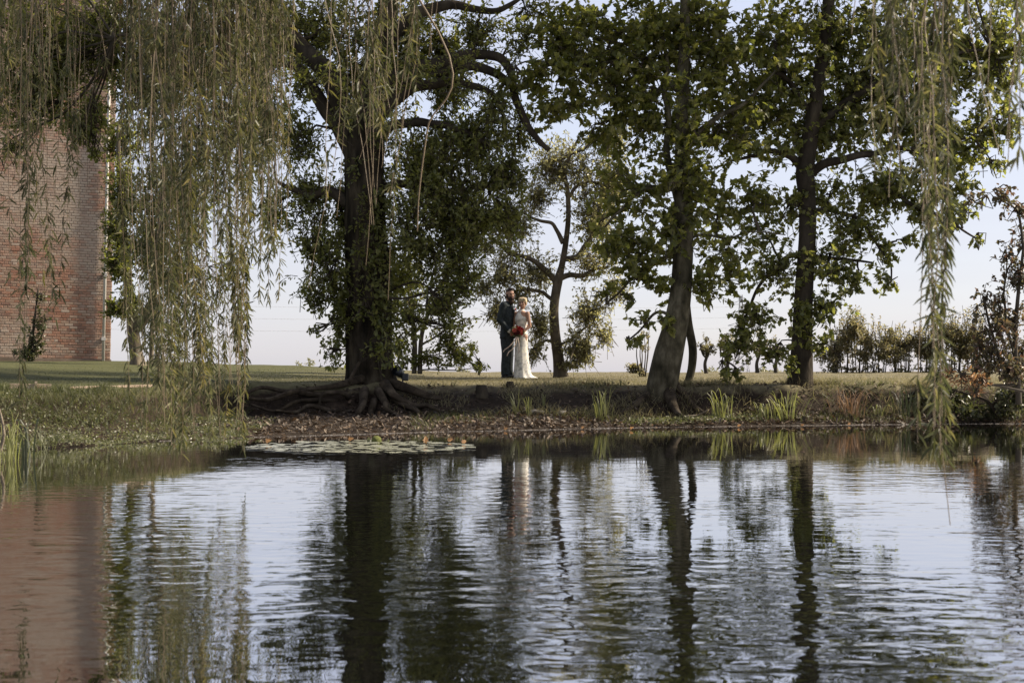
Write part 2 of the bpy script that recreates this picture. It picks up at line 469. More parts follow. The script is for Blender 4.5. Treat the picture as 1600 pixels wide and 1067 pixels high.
def brick_mat(name, cols):
    m, n, b, out = new_mat(name)
    oi = n.nodes.new('ShaderNodeObjectInfo'); g = n.nodes.new('ShaderNodeNewGeometry')
    ad = n.nodes.new('ShaderNodeMath'); ad.operation = 'ADD'
    n.links.new(oi.outputs['Random'], ad.inputs[0]); n.links.new(g.outputs['Random Per Island'], ad.inputs[1])
    fr = n.nodes.new('ShaderNodeMath'); fr.operation = 'FRACT'; n.links.new(ad.outputs[0], fr.inputs[0])
    r = ramp_node(n, [(i / (len(cols) - 1), c) for i, c in enumerate(cols)])
    n.links.new(fr.outputs[0], r.inputs[0])
    nn = n.nodes.new('ShaderNodeTexNoise'); nn.inputs['Scale'].default_value = .55; nn.inputs['Detail'].default_value = 7; nn.inputs['Roughness'].default_value = .65
    n.links.new(g.outputs['Position'], nn.inputs['Vector'])
    mrr = n.nodes.new('ShaderNodeMapRange'); mrr.inputs['From Min'].default_value = .42; mrr.inputs['From Max'].default_value = .58
    mrr.inputs['To Min'].default_value = .08; mrr.inputs['To Max'].default_value = .85
    n.links.new(nn.outputs[0], mrr.inputs['Value'])
    mx = n.nodes.new('ShaderNodeMix'); mx.data_type = 'RGBA'           # old lime wash and pale weathering in patches
    n.links.new(mrr.outputs[0], mx.inputs[0]); n.links.new(r.outputs[0], mx.inputs[6]); mx.inputs[7].default_value = (.40, .335, .27, 1)
    n.links.new(mx.outputs[2], b.inputs['Base Color'])
    b.inputs['Roughness'].default_value = .92; b.inputs['Specular IOR Level'].default_value = .2
    n2 = n.nodes.new('ShaderNodeTexNoise'); n2.inputs['Scale'].default_value = 40; n2.inputs['Detail'].default_value = 5
    n.links.new(g.outputs['Position'], n2.inputs['Vector'])
    bp = n.nodes.new('ShaderNodeBump'); bp.inputs['Strength'].default_value = .6; bp.inputs['Distance'].default_value = .01
    n.links.new(n2.outputs[0], bp.inputs['Height']); n.links.new(bp.outputs[0], b.inputs['Normal'])
    return m
M['brick'] = brick_mat('brick', [(.25, .12, .078), (.31, .155, .10), (.36, .20, .135), (.18, .10, .075), (.36, .25, .18), (.27, .17, .12), (.42, .33, .26)])
M['mortar'] = noise_mat('mortar', [(.3, (.16, .12, .09)), (.7, (.25, .195, .15))], 2, 8, .95)
M['tile'] = noise_mat('roof_tile', [(.3, (.09, .05, .035)), (.7, (.15, .085, .06))], 5)
M['pipe'] = plain('pipe_paint', (.5, .49, .47), .5)

BY = 40.0
bx1 = (172 - 800) / F * BY                  # right-hand corner of the wall
bz = gz(bx1, BY) - .02
house = empty('brick_building', (bx1, BY, bz))
tag(house, 'tall weathered red brick building with pale patches and a white downpipe at its corner', 'building')
BW, BH, BD = 6.2, 11.6, 7.0
mb = MB(); box(mb, -BW, -.006, .006, BD, -.3, BH)
wall = mb.build('wall', M['mortar'], house)
BL, BHT, J = .215, .065, .010
bricks = []                                  # front face, English garden look: stretcher rows broken by header rows
row = 0; z = 0.0
while z < BH - .08:
    off = (row % 2) * (BL + J) / 2
    header = row % 4 == 3
    L = (BL - J) / 2 if header else BL
    x = 0.0
    first = True
    while x > -BW + .02:
        l = L if not (first and off and not header) else BL / 2
        if first and header: l = BL * .75
        bricks.append((x - l, x, z, z + BHT)); x -= l + J; first = False
    z += BHT + J; row += 1
bricks = np.array(bricks)
# the three hundred that show best beside the corner are single bricks
cx = (bricks[:, 0] + bricks[:, 1]) / 2; cz = (bricks[:, 2] + bricks[:, 3]) / 2
score = np.abs(cx + .95) * 1.6 + np.abs(cz - 2.3) * .45
order = np.argsort(score)
single = set(order[:300].tolist())
rest = MB(); shared = {}
def brick_geo(mb, x0, x1, z0, z1, y0, t=.012):
    e = .006
    V = [(x0, y0 + .1, z0), (x1, y0 + .1, z0), (x1, y0 + .1, z1), (x0, y0 + .1, z1),
         (x0, y0 + e, z0), (x1, y0 + e, z0), (x1, y0 + e, z1), (x0, y0 + e, z1),
         (x0 + e, y0, z0 + e), (x1 - e, y0, z0 + e), (x1 - e, y0, z1 - e), (x0 + e, y0, z1 - e)]
    f = []
    for a in (0, 4):
        for i in range(4):
            j = (i + 1) % 4
            f.append([a + i, a + j, a + 4 + j, a + 4 + i])
    f.append([8, 9, 10, 11])
    mb.add(V, f)
for i, (x0, x1, z0, z1) in enumerate(bricks):
    dy = -rng.uniform(.005, .009)
    if i in single:
        l = round(x1 - x0, 3)
        if l not in shared:
            m_ = MB(); brick_geo(m_, -l / 2, l / 2, -BHT / 2, BHT / 2, 0); shared[l] = m_.mesh('brick', M['brick'])
        o = bpy.data.objects.new('brick', shared[l]); COL.objects.link(o)
        o.parent = wall; o.location = ((x0 + x1) / 2, dy, (z0 + z1) / 2)
    else:
        brick_geo(rest, x0, x1, z0, z1, dy)
z = 0.0; row = 0
while z < BH - .08:                           # the return wall round the corner
    y = .01 + (row % 2) * .11
    while y < BD - .3:
        e = rng.uniform(.004, .012)
        V = [(-.1, y, z), (-.1, y + BL, z), (-.1, y + BL, z + BHT), (-.1, y, z + BHT), (e, y, z), (e, y + BL, z), (e, y + BL, z + BHT), (e, y, z + BHT)]
        rest.add(V, [[4, 5, 6, 7], [0, 1, 5, 4], [2, 3, 7, 6], [1, 2, 6, 5], [3, 0, 4, 7]])
        y += BL + J
    z += BHT + J; row += 1
tag(rest.build('brickwork', M['brick'], wall), kind='stuff')
mb = MB()
V = [(-BW - .3, -.35, BH), (.3, -.35, BH), (.3, BD + .35, BH), (-BW - .3, BD + .35, BH), (-BW - .3, BD / 2, BH + 2.6), (.3, BD / 2, BH + 2.6)]
mb.add(V, [[0, 1, 5, 4], [2, 3, 4, 5], [0, 3, 2, 1]]); mb.add(V, [[1, 2, 5], [3, 0, 4]])
mb.build('roof', M['tile'], house)
mb = MB(); v, f = tubes([[(-.19, -.075, 0), (-.19, -.075, BH * .5), (-.19, -.075, BH - .1)]], [[.042, .042, .042]], 10); mb.add(v, f)
pipe = mb.build('downpipe', M['pipe'], house, True)
for k in range(6):
    mb = MB(); box(mb, -.25, -.13, -.125, -.001, .6 + k * 1.8, .68 + k * 1.8); mb.build('pipe_bracket', M['pipe'], pipe)
mb = MB(); box(mb, -BW, .03, -.03, .0, -.3, .06); mb.build('plinth', M['mortar'], house)
house.rotation_euler = (0, R(1.2), R(17))

# ------------------------------------------------------------------ foliage and trees
LEAF = {  # half outlines: along, across
    'oak': [(0, 0), (.22, .13), (.34, .10), (.52, .26), (.66, .18), (.84, .22), (1, 0)],
    'maple': [(0, 0), (-.06, .26), (.22, .24), (.26, .54), (.5, .26), (.68, .30), (1, 0)],
    'oval': [(0, 0), (.28, .24), (.68, .22), (1, 0)],
    'willow': [(0, 0), (.3, .068), (.68, .058), (1, 0)],
    'ivy': [(0, 0), (.05, .38), (.5, .3), (1, 0)],
}
def leaves(mb, pos, d, nrm, L, shape, mi=0, fold=.25, droop=.2):
    half = np.array(LEAF[shape]); k = len(half)
    u = np.concatenate([half[:, 0], half[1:-1, 0]]); v = np.concatenate([half[:, 1], -half[1:-1, 1]])
    w = fold * np.abs(v) - droop * u * u
    d = norm(d); s = norm(np.cross(nrm, d)); n_ = np.cross(d, s)
    L = np.asarray(L)[:, None, None]
    V = pos[:, None] + L * (u[None, :, None] * d[:, None] + v[None, :, None] * s[:, None] + w[None, :, None] * n_[:, None])
    nv = len(u); N = len(pos)
    a = np.arange(k); bfa = np.concatenate([[0], np.arange(k, nv), [k - 1]])[::-1]
    base = (np.arange(N) * nv)[:, None]
    mb.add(V.reshape(-1, 3), [base + a[None], base + bfa[None]], mi)

AREA = {'oak': .30, 'maple': .5, 'oval': .32, 'willow': .085, 'ivy': .4}
gapn = Noise(21, 3.4); gapn2 = Noise(22, 8.0)

def crown_sprays(cl, shape, L, twig=.45, gap=.15, dens=1.0):
    """cl rows: px, py, rx, ry, distance, optical depth -> leaf arrays and twig lines"""
    LP, LD, LN, LL, TW, HUB = [], [], [], [], [], []
    global TWID
    TWID = []
    for c in cl:
        px, py, rx, ry, d, od = c[:6]
        C = P(px, py, d); sx, sz = 1.1 * rx / F * d, 1.1 * ry / F * d
        sy = (c[6] if len(c) > 6 else .85 * (sx + sz) / 2)
        area = math.pi * sx * sz
        per = 11
        n = max(3, int(area * od * dens / (AREA[shape] * L * L * .55) / per))
        u = norm(rng.normal(size=(n * 2, 3))) * (rng.uniform(0, 1, (n * 2, 1)) ** .42)
        Q = C + u * np.array([sx, sy, sz])
        keep = (gapn(Q) * .3 + gapn2(Q) * .7) > -1.0 + gap * 4
        Q = Q[keep][:n]
        n = len(Q)
        if not n: continue
        HUB.append(C)
        inward = norm(C + np.array([0, 0, -.3 * sz]) - Q + rng.normal(size=(n, 3)) * .25 * sx)
        tl = min(twig, .35 + .55 * min(sx, sz)) * rng.uniform(.6, 1.3, (n, 1)) if min(sx, sz) > .3 else np.full((n, 1), .9 * min(sx, sz)) * rng.uniform(.6, 1.2, (n, 1))
        A = Q + inward * tl; A[:, 2] -= .08 * tl[:, 0]
        Bm = (A + Q) / 2 + rng.normal(size=(n, 3)) * .04; Bm[:, 2] += .04
        TW.append(np.stack([A, Bm, Q], 1)); TWID.append(np.full(n, len(HUB) - 1))
        t = rng.uniform(.15, 1.05, (n, per))
        pp = A[:, None] * ((1 - t) ** 2)[..., None] + 2 * Bm[:, None] * (t * (1 - t))[..., None] + Q[:, None] * (t * t)[..., None]
        pp = pp + rng.normal(size=pp.shape) * .02
        dr = -inward[:, None] * .6 + rng.normal(size=(n, per, 3)) * .75 + np.array([0, 0, -.25])
        nn_ = np.array([0, -.1, .75]) - inward[:, None] * .55 + rng.normal(size=(n, per, 3)) * .6
        LP.append(pp.reshape(-1, 3)); LD.append(dr.reshape(-1, 3)); LN.append(nn_.reshape(-1, 3))
        LL.append(L * rng.uniform(.6, 1.2, n * per))
    return [np.concatenate(a) for a in (LP, LD, LN, LL, TW)] + [np.array(HUB)]

def bark_tube(path, rad, n, sides, rough=0.0, seed=0, flare=None, gnarl=0):
    """one trunk or limb: spline path, radii, ridged surface; flare(angle, z) multiplies the radius"""
    C = spline(path, n)
    if gnarl:                                   # uneven growth: the limb wanders about its line
        g1, g2 = Noise(300 + seed, 5.5), Noise(400 + seed, 12)
        env = np.minimum(1, np.linspace(0, 4, n))[:, None]
        C = C + env * gnarl * np.stack([g1(C + 3 * k) + .5 * g2(C + 5 * k) for k in range(3)], -1)
    rr = np.interp(np.linspace(0, 1, n), np.linspace(0, 1, len(rad)), rad)
    V, f = tubes(C[None], rr[None], sides)
    if rough or flare:
        cen = np.repeat(C, sides, axis=0); off = V - cen
        ang = np.tile(np.arange(sides) / sides * 2 * np.pi, n)
        ns = Noise(100 + seed, 9); nl = Noise(200 + seed, 2.5)
        q = np.stack([np.cos(ang) * 1.3, np.sin(ang) * 1.3, cen[:, 2] * .35], -1)
        mul = 1 + rough * (.5 * ns(q) + .6 * nl(np.stack([np.cos(ang), np.sin(ang), cen[:, 2]], -1)))
        if flare is not None: mul = mul * flare(ang, cen)
        V = cen + off * mul[:, None]
    return V, f

ALL_LIMB_PTS = {}
def tree(name, label, trunk, limbs, clusters, shape, L, leafm, barkm, cat='tree', group=None, d=22, twigm=None, twig=.45,
         rough=.05, flare=None, gap=.15, sides=20, extra=None, connect=True, limb_r=.022, dens=1.0, limbm=None):
    """trunk: (px,py,width px[,d]) rows; limbs: lists of such rows; clusters: see crown_sprays"""
    def pts(rows): return np.array([P(r[0], r[1], r[3] if len(r) > 3 else d) for r in rows]), [r[2] / F * (r[3] if len(r) > 3 else d) / 2 for r in rows]
    tp, tr = pts(trunk)
    base = tp[0].copy()
    root = empty(name, base)
    tag(root, label, cat, group)
    V, f = bark_tube(tp, tr, max(14, len(tp) * 9), sides, rough, len(label), flare)
    mb = MB(); mb.add(V - base, f); mb.build('trunk', M[barkm], root, True)
    lp = [spline(tp, 40)]
    for i, lrow in enumerate(limbs):
        p_, r_ = pts(lrow)
        V, f = bark_tube(p_, r_, max(8, len(p_) * 8), 12, rough * 1.8, i + 7, None, .03)
        mb = MB(); mb.add(V - base, f); mb.build('limb', M[limbm or barkm], root, True)
        lp.append(spline(p_, 25))
    lp = np.concatenate(lp)
    LP, LD, LN, LL, TW, HUB = crown_sprays(clusters, shape, L, twig, gap, dens)
    mb = MB()
    # limbs reach every clump of leaves
    if connect and len(HUB):
        A = []
        for h in HUB:
            dd = np.linalg.norm(lp - h, axis=1) + np.maximum(0, lp[:, 2] - h[2]) * .5
            s_ = lp[np.argmin(dd)]
            mid = (s_ + h) / 2 + rng.normal(size=3) * .1 * np.linalg.norm(h - s_); mid[2] += .08
            A.append(spline([s_, mid, h + rng.normal(size=3) * .05], 9))
        A = np.array(A) + rng.normal(size=(len(HUB), 9, 3)) * .012
        V, f = tubes(A, np.linspace(1, .3, 9)[None] * limb_r * rng.uniform(.7, 1.3, (len(HUB), 1)), 6); mb.add(V - base, f)
        # thinner branchlets fan from each hub
        nb = 7
        H2 = np.repeat(A[:, 6], nb, axis=0)
        which = []
        tid = np.concatenate(TWID)
        for hi_, h in enumerate(HUB):
            k = np.where(tid == hi_)[0]
            which.append(rng.choice(k, nb, replace=len(k) < nb))
        E2 = TW[np.concatenate(which), 0]
        mid = (H2 + E2) / 2 + rng.normal(size=E2.shape) * .06
        V, f = tubes(np.stack([H2, mid, E2], 1), np.array([[.011, .008, .004]]) * np.ones((len(H2), 1)), 4); mb.add(V - base, f)
    V, f = tubes(TW, np.array([[.0065, .005, .003]]) * np.ones((len(TW), 1)), 3); mb.add(V - base, f)
    tag(mb.build('branches', M[twigm or barkm], root), kind='stuff')
    mb = MB(); leaves(mb, LP - base, LD, LN, LL, shape)
    if extra is not None: extra(mb, base)
    tag(mb.build('crown', M[leafm], root), kind='stuff')
    return root

# --- the great oak with exposed roots
OD = 21.9
def oak_flare(ang, cen):
    h = np.clip((.95 - cen[:, 2]) / .8, 0, 1.15)
    lob = .55 + .45 * np.cos(ang * 5 + 1.0) + .25 * np.cos(ang * 3 - .7)
    return 1 + h ** 2.1 * (.55 + .55 * lob)
oak_cl = [
    (700, 320, 125, 150, 22, .5), (495, 350, 65, 140, 22, .5), (600, 90, 260, 120, 22.5, .7, 1.2), (200, 110, 240, 110, 24, .8, 1.0), (340, 200, 130, 110, 23.4, .5, .8),
    (720, 290, 105, 95, 21.8, 3.0), (700, 395, 75, 65, 21.6, 2.6), (648, 330, 55, 95, 21.5, 2.4), (790, 255, 48, 55, 21.8, 2.6), (690, 470, 48, 38, 21.4, 1.6),
    (740, 215, 85, 55, 22.2, 2.8), (660, 250, 60, 80, 22.6, 2.4), (735, 350, 60, 50, 22.2, 2.4), (790, 330, 40, 45, 21.9, 1.6), (620, 420, 40, 60, 22.6, 1.8), (650, 500, 35, 28, 21.6, 1.2),
    (720, 440, 40, 40, 21.4, 1.8), (805, 200, 45, 50, 22.3, 1.4), (705, 505, 25, 18, 21.4, 1.2),
    (495, 380, 42, 55, 21.7, 2.0), (500, 455, 45, 42, 21.6, 2.0), (485, 290, 42, 50, 22, 2.0), (525, 500, 26, 34, 21.5, 1.6), (485, 485, 22, 14, 21.4, 1.5),
    (470, 215, 50, 50, 22.2, 1.8), (535, 330, 35, 70, 22.4, 2.0), (515, 410, 32, 60, 21.4, 1.8), (520, 548, 16, 9, 21.4, 1.4), (487, 513, 18, 9, 21.4, 1.4), (540, 440, 30, 60, 22.3, 2.0), (465, 340, 22, 40, 21.9, 1.0),
    (500, 45, 115, 60, 22.5, 2.6), (400, 60, 110, 75, 22.8, 2.4), (310, 90, 90, 70, 23, 2.2), (640, 60, 75, 80, 22.4, 2.2), (745, 45, 48, 42, 22, 2.2),
    (700, 140, 50, 45, 22.4, 1.8), (225, 125, 70, 60, 23.4, 1.8), (180, 45, 110, 65, 23.6, 2.6), (60, 40, 90, 70, 24, 2.4), (410, 190, 70, 70, 22.8, 2.0), (425, 320, 38, 60, 22.6, 1.4), (60, 130, 60, 50, 24, 1.6),
    (560, 120, 60, 60, 23.0, 2.4), (130, 190, 40, 45, 23.4, 1.8), (690, 65, 45, 45, 22.6, 1.8), (830, 15, 45, 30, 22.4, 1.4), (770, 160, 40, 30, 22.4, 1.4),
    (575, 400, 34, 60, 21.45, .55, .2), (566, 470, 36, 50, 21.4, .6, .2), (588, 540, 30, 36, 21.35, .6, .2), (562, 330, 30, 50, 21.5, .5, .2), (600, 490, 24, 50, 21.5, .6, .2), (640, 105, 60, 45, 21.3, 1.0, .4), (720, 105, 50, 40, 21.4, 1.0, .4), (775, 165, 45, 45, 21.5, 1.2, .4), (480, 125, 50, 50, 21.4, 1.0, .4), (540, 160, 40, 55, 21.3, .8, .3), (600, 200, 36, 50, 21.4, .8, .3), (810, 60, 40, 45, 21.8, 1.4), (60, 150, 90, 45, 24, 1.6), (140, 180, 45, 45, 24, 1.4), (20, 225, 36, 36, 24, .9), (40, 110, 80, 50, 24, 1.8), (120, 90, 70, 50, 24, 1.8), (30, 185, 40, 30, 24, 1.2), (150, 235, 18, 34, 23.6, 1.2), (600, -110, 230, 90, 22.8, 1.6, 2.6), (330, -100, 220, 90, 23, 1.6, 2.4), (820, -120, 150, 80, 22.8, 1.2, 2.0), (550, -260, 300, 110, 22.6, 1.3, 3.0), (520, -60, 300, 40, 24.5, 1.2, 1.0), (90, -80, 150, 80, 23.5, 1.2, 2.0),
]
def oak_ivy(mb, base):
    n = 5200                                                  # leafy shoots and ivy clothing the trunk
    t = rng.beta(1.1, 1.5, n)
    cy = 575 - t * 330
    C = np.array([P(np.interp(c, [200, 300, 450, 520, 600], [572, 570, 577, 575, 578]), c, OD) for c in cy])
    rr = np.interp(cy, [200, 300, 450, 540, 580], [.30, .31, .36, .43, .55])
    a = rng.uniform(0, 2 * np.pi, n)
    keep = gapn(C * np.array([1, 1, .8]) + np.stack([np.cos(a), np.sin(a), 0 * a], -1) * 1.2) > -.35
    C, a, rr = C[keep], a[keep], rr[keep]; n = len(C)
    out = np.stack([np.cos(a), np.sin(a), 0 * a], -1)
    p_ = C + out * (rr + rng.exponential(.07, n))[:, None]
    leaves(mb, p_ - base, out * .5 + rng.normal(size=(n, 3)) * .5 + np.array([0, 0, -.5]), out + np.array([0, 0, .6]) + rng.normal(size=(n, 3)) * .4, .085 * rng.uniform(.6, 1.25, n), 'oak')
oak = tree('oak_tree', 'massive dark oak with ivy clad trunk, spreading limbs and roots exposed in the eroded bank', 
     [(581, 652, 70), (580, 625, 72), (578, 600, 72), (576, 565, 74), (575, 520, 74), (576, 450, 68), (571, 380, 64), (569, 300, 62), (571, 220, 64), (578, 165, 52), (592, 100, 40), (604, 30, 32), (610, -60, 26), (600, -180, 16)],
     [[(560, 235, 40), (540, 170, 34), (512, 118, 30), (488, 88, 28), (462, 62, 24), (425, 10, 18), (380, -50, 10)],
      [(556, 260, 26), (530, 205, 24), (500, 150, 20), (470, 110, 18), (430, 95, 14), (370, 90, 9), (280, 100, 5)],
      [(588, 150, 30), (625, 118, 26), (662, 103, 23), (720, 88, 18), (770, 88, 15), (795, 108, 13), (806, 150, 12), (820, 190, 11), (836, 218, 9), (858, 236, 7)],
      [(590, 165, 26), (640, 120, 22), (690, 112, 18), (740, 100, 15), (780, 120, 12), (800, 140, 9), (830, 130, 5)],
      [(598, 80, 22), (640, 30, 20), (680, 18, 18), (715, 8, 14), (765, 16, 10), (795, 6, 8), (830, -15, 5)],
      [(582, 190, 22), (640, 140, 18), (690, 130, 16), (730, 135, 12), (770, 150, 8), (790, 190, 5)],
      [(548, 320, 22), (515, 300, 18), (480, 302, 14), (455, 295, 9), (430, 280, 5)],
      [(590, 300, 16), (630, 290, 13), (690, 300, 10), (760, 290, 6)],
      [(585, 210, 18), (640, 190, 15), (700, 200, 12), (770, 230, 7)],
      [(470, 62, 14), (400, 40, 11), (300, 60, 8), (180, 60, 5)]],
     oak_cl, 'oak', .085, 'oak_leaf', 'oak_bark', d=OD, twigm='dark_bark', flare=oak_flare, rough=.07, sides=48, extra=oak_ivy, gap=.15, dens=.5, limbm='dark_bark')

def root_line(rows, w, d0=None):
    p_ = np.array([P(r[0], r[1], r[2]) for r in rows]); p_[1:-1] += rng.normal(size=(len(p_) - 2, 3)) * .03
    V, f = bark_tube(p_, [x * .66 / F * rows[0][2] / 2 for x in w], len(rows) * 9, 10, .22, int(rows[0][0]) % 50)
    mb = MB(); b0 = np.array(oak.location); mb.add(V - b0, f); return mb.build('root', M['root'], oak, True)
for rows, w in [
    ([(566, 592, 21.5), (530, 603, 21.1), (490, 606, 20.9), (450, 612, 20.8), (412, 610, 20.6), (375, 620, 20.4)], [24, 15, 12, 11, 10, 6]),
    ([(562, 612, 21.3), (520, 612, 21.0), (480, 616, 20.8), (455, 612, 20.6), (425, 624, 20.5), (385, 622, 20.3)], [18, 12, 11, 10, 9, 5]),
    ([(560, 632, 21.2), (515, 622, 20.9), (470, 628, 20.7), (430, 634, 20.5), (392, 632, 20.3)], [18, 11, 10, 8, 5]),
    ([(548, 630, 21.2), (540, 618, 20.95), (522, 612, 20.9), (505, 618, 20.85), (498, 634, 20.8)], [14, 10, 8, 7, 4]),
    ([(575, 640, 21.1), (530, 642, 20.8), (490, 640, 20.6), (460, 646, 20.4), (430, 641, 20.3)], [16, 12, 10, 8, 4]),
    ([(600, 600, 21.4), (620, 615, 21.1), (645, 628, 21.0), (668, 634, 20.9), (690, 644, 20.8)], [26, 18, 14, 11, 6]),
    ([(590, 610, 21.2), (598, 630, 20.9), (610, 645, 20.7), (628, 650, 20.6)], [24, 18, 13, 8]),
    ([(612, 598, 21.5), (640, 608, 21.2), (668, 617, 21.2), (690, 622, 21.2)], [20, 16, 14, 9]),
    ([(570, 610, 21.2), (566, 632, 20.8), (556, 646, 20.6), (548, 655, 20.4)], [24, 16, 12, 6]),
    ([(545, 606, 21.4), (548, 592, 21.2), (556, 580, 21.3), (562, 566, 21.5)], [8, 9, 9, 8]),
    ([(610, 620, 21.2), (632, 632, 21.0), (650, 644, 20.8), (655, 652, 20.7)], [16, 14, 11, 7]),
    ([(585, 625, 21.1), (580, 642, 20.8), (585, 652, 20.6)], [22, 16, 9])]:
    root_line(rows, w)

# --- the sycamore with two stems
syc_cl = [
    (1045, 330, 140, 140, 22, .5, 1.0), (1010, 100, 220, 120, 22, .9, 1.2), (1130, 200, 120, 100, 22, .6, 1.0),
    (1000, 395, 55, 60, 21.7, 1.8), (958, 375, 58, 36, 21.5, 1.7), (985, 300, 65, 45, 21.9, 1.4), (1050, 350, 45, 60, 21.6, 1.7), (1140, 400, 62, 50, 21.8, 1.5), (1130, 315, 80, 48, 22, 1.9),
    (1105, 445, 45, 36, 21.6, 1.4), (1015, 440, 40, 26, 21.6, 1.4), (1000, 205, 75, 52, 22, 1.3), (920, 105, 85, 62, 21.8, 1.9), (870, 55, 65, 55, 22, 2.0), (1000, 60, 115, 65, 22, 2.2),
    (1120, 85, 105, 78, 22, 2.3), (1150, 190, 85, 65, 22.2, 1.7), (1215, 60, 80, 58, 22, 2.2), (870, 165, 55, 50, 22, 1.3), (1075, 200, 40, 80, 21.5, 1.2), (1085, 270, 45, 40, 21.4, 1.6),
    (1005, 505, 26, 20, 21.6, 1.3), (985, 535, 22, 14, 21.5, 1.0), (1042, 500, 16, 32, 21.5, 1.6), (970, 265, 40, 35, 22.3, .8), (940, 460, 22, 20, 21.8, .8), (985, 470, 16, 12, 21.7, .8), (1160, 440, 30, 20, 21.8, 1.0), (1185, 300, 40, 40, 21.9, 1.4),
    (1040, 270, 34, 60, 21.5, 1.2), (930, 195, 40, 40, 22.2, .9), (840, 110, 35, 50, 21.6, 1.4), (965, 150, 80, 50, 22.1, 1.4), (1015, 150, 60, 55, 21.8, 1.3), (940, 40, 80, 45, 22.2, 1.8), (790, 120, 30, 40, 21.7, 1.2), (1085, 20, 90, 45, 21.8, 1.6),
    (1000, -80, 170, 70, 22, 1.8, 2.2), (1120, -180, 200, 80, 22, 1.4, 2.2), (1220, -70, 100, 70, 22.3, 1.6, 1.8), (1080, -120, 190, 80, 26, 2.0, 2.0)]  # the deepest clump is unseen, added to shade the couple and lawn
def syc_flare(ang, cen):
    h = np.clip((.62 - cen[:, 2]) / .5, 0, 1.2)
    return 1 + h ** 2 * (.22 + .2 * np.cos(ang * 4 + .5)) + .05 * np.exp(-((cen[:, 2] - 1.25) / .12) ** 2) * (np.cos(ang - 4.7) > .3)
SD = 21.75
syc = tree('sycamore_tree', 'leaning sycamore with smooth grey trunk and a thin second stem at the pond edge',
     [(1029, 650, 52), (1031, 622, 48), (1037, 590, 48), (1045, 552, 45), (1054, 515, 39), (1062, 470, 34), (1066, 420, 32), (1068, 350, 30), (1066, 270, 25), (1066, 200, 22), (1068, 120, 20), (1070, 40, 17), (1072, -60, 14), (1076, -200, 8)],
     [[(1068, 622, 13, 22.3), (1074, 596, 12, 22.3), (1082, 556, 13, 22.25), (1079, 515, 13, 22.2), (1074, 470, 13, 22), (1070, 420, 12), (1066, 370, 9)],
      [(1064, 330, 13), (1052, 285, 12), (1044, 250, 11), (1038, 205, 10), (1043, 150, 9), (1040, 90, 7), (1030, 20, 5)],
      [(1066, 378, 5), (1100, 366, 4), (1140, 374, 3.5), (1180, 364, 2.5), (1225, 369, 2)],
      [(1066, 300, 9), (1020, 290, 7), (985, 310, 5), (940, 360, 3)],
      [(1067, 230, 9), (1110, 190, 8), (1160, 160, 6), (1215, 110, 4)],
      [(1068, 150, 9), (1010, 110, 7), (950, 95, 6), (880, 100, 4)],
      [(1068, 390, 7), (1020, 410, 6), (980, 450, 4), (950, 475, 3)],
      [(1056, 505, 6), (1030, 490, 5), (1005, 505, 3.5), (980, 535, 2.5)]],
     syc_cl, 'maple', .105, 'maple_leaf', 'maple_bark', d=SD, twigm='twig', flare=syc_flare, rough=.03, sides=28, gap=.13, dens=.64)

def side_root(tr_, rows, w, mat):
    p_ = np.array([P(*r_) for r_ in rows]); V, f = bark_tube(p_, [x / F * rows[0][2] / 2 for x in w], len(rows) * 7, 9, .12, int(rows[0][0]) % 40)
    mb = MB(); mb.add(V - np.array(tr_.location), f); return mb.build('root', M[mat], tr_, True)
for rows, w in [([(1018, 616, 21.8), (1006, 622, 21.5), (990, 634, 21.3), (970, 646, 21.1)], [26, 18, 12, 5]),                 ([(1044, 612, 21.6), (1052, 632, 21.3), (1060, 646, 21.05), (1072, 654, 20.85)], [30, 20, 13, 5]), ([(1052, 600, 21.8), (1070, 618, 21.6), (1084, 634, 21.4), (1104, 648, 21.1)], [22, 15, 11, 5])]:
    side_root(syc, rows, [v * .75 for v in w], 'root')

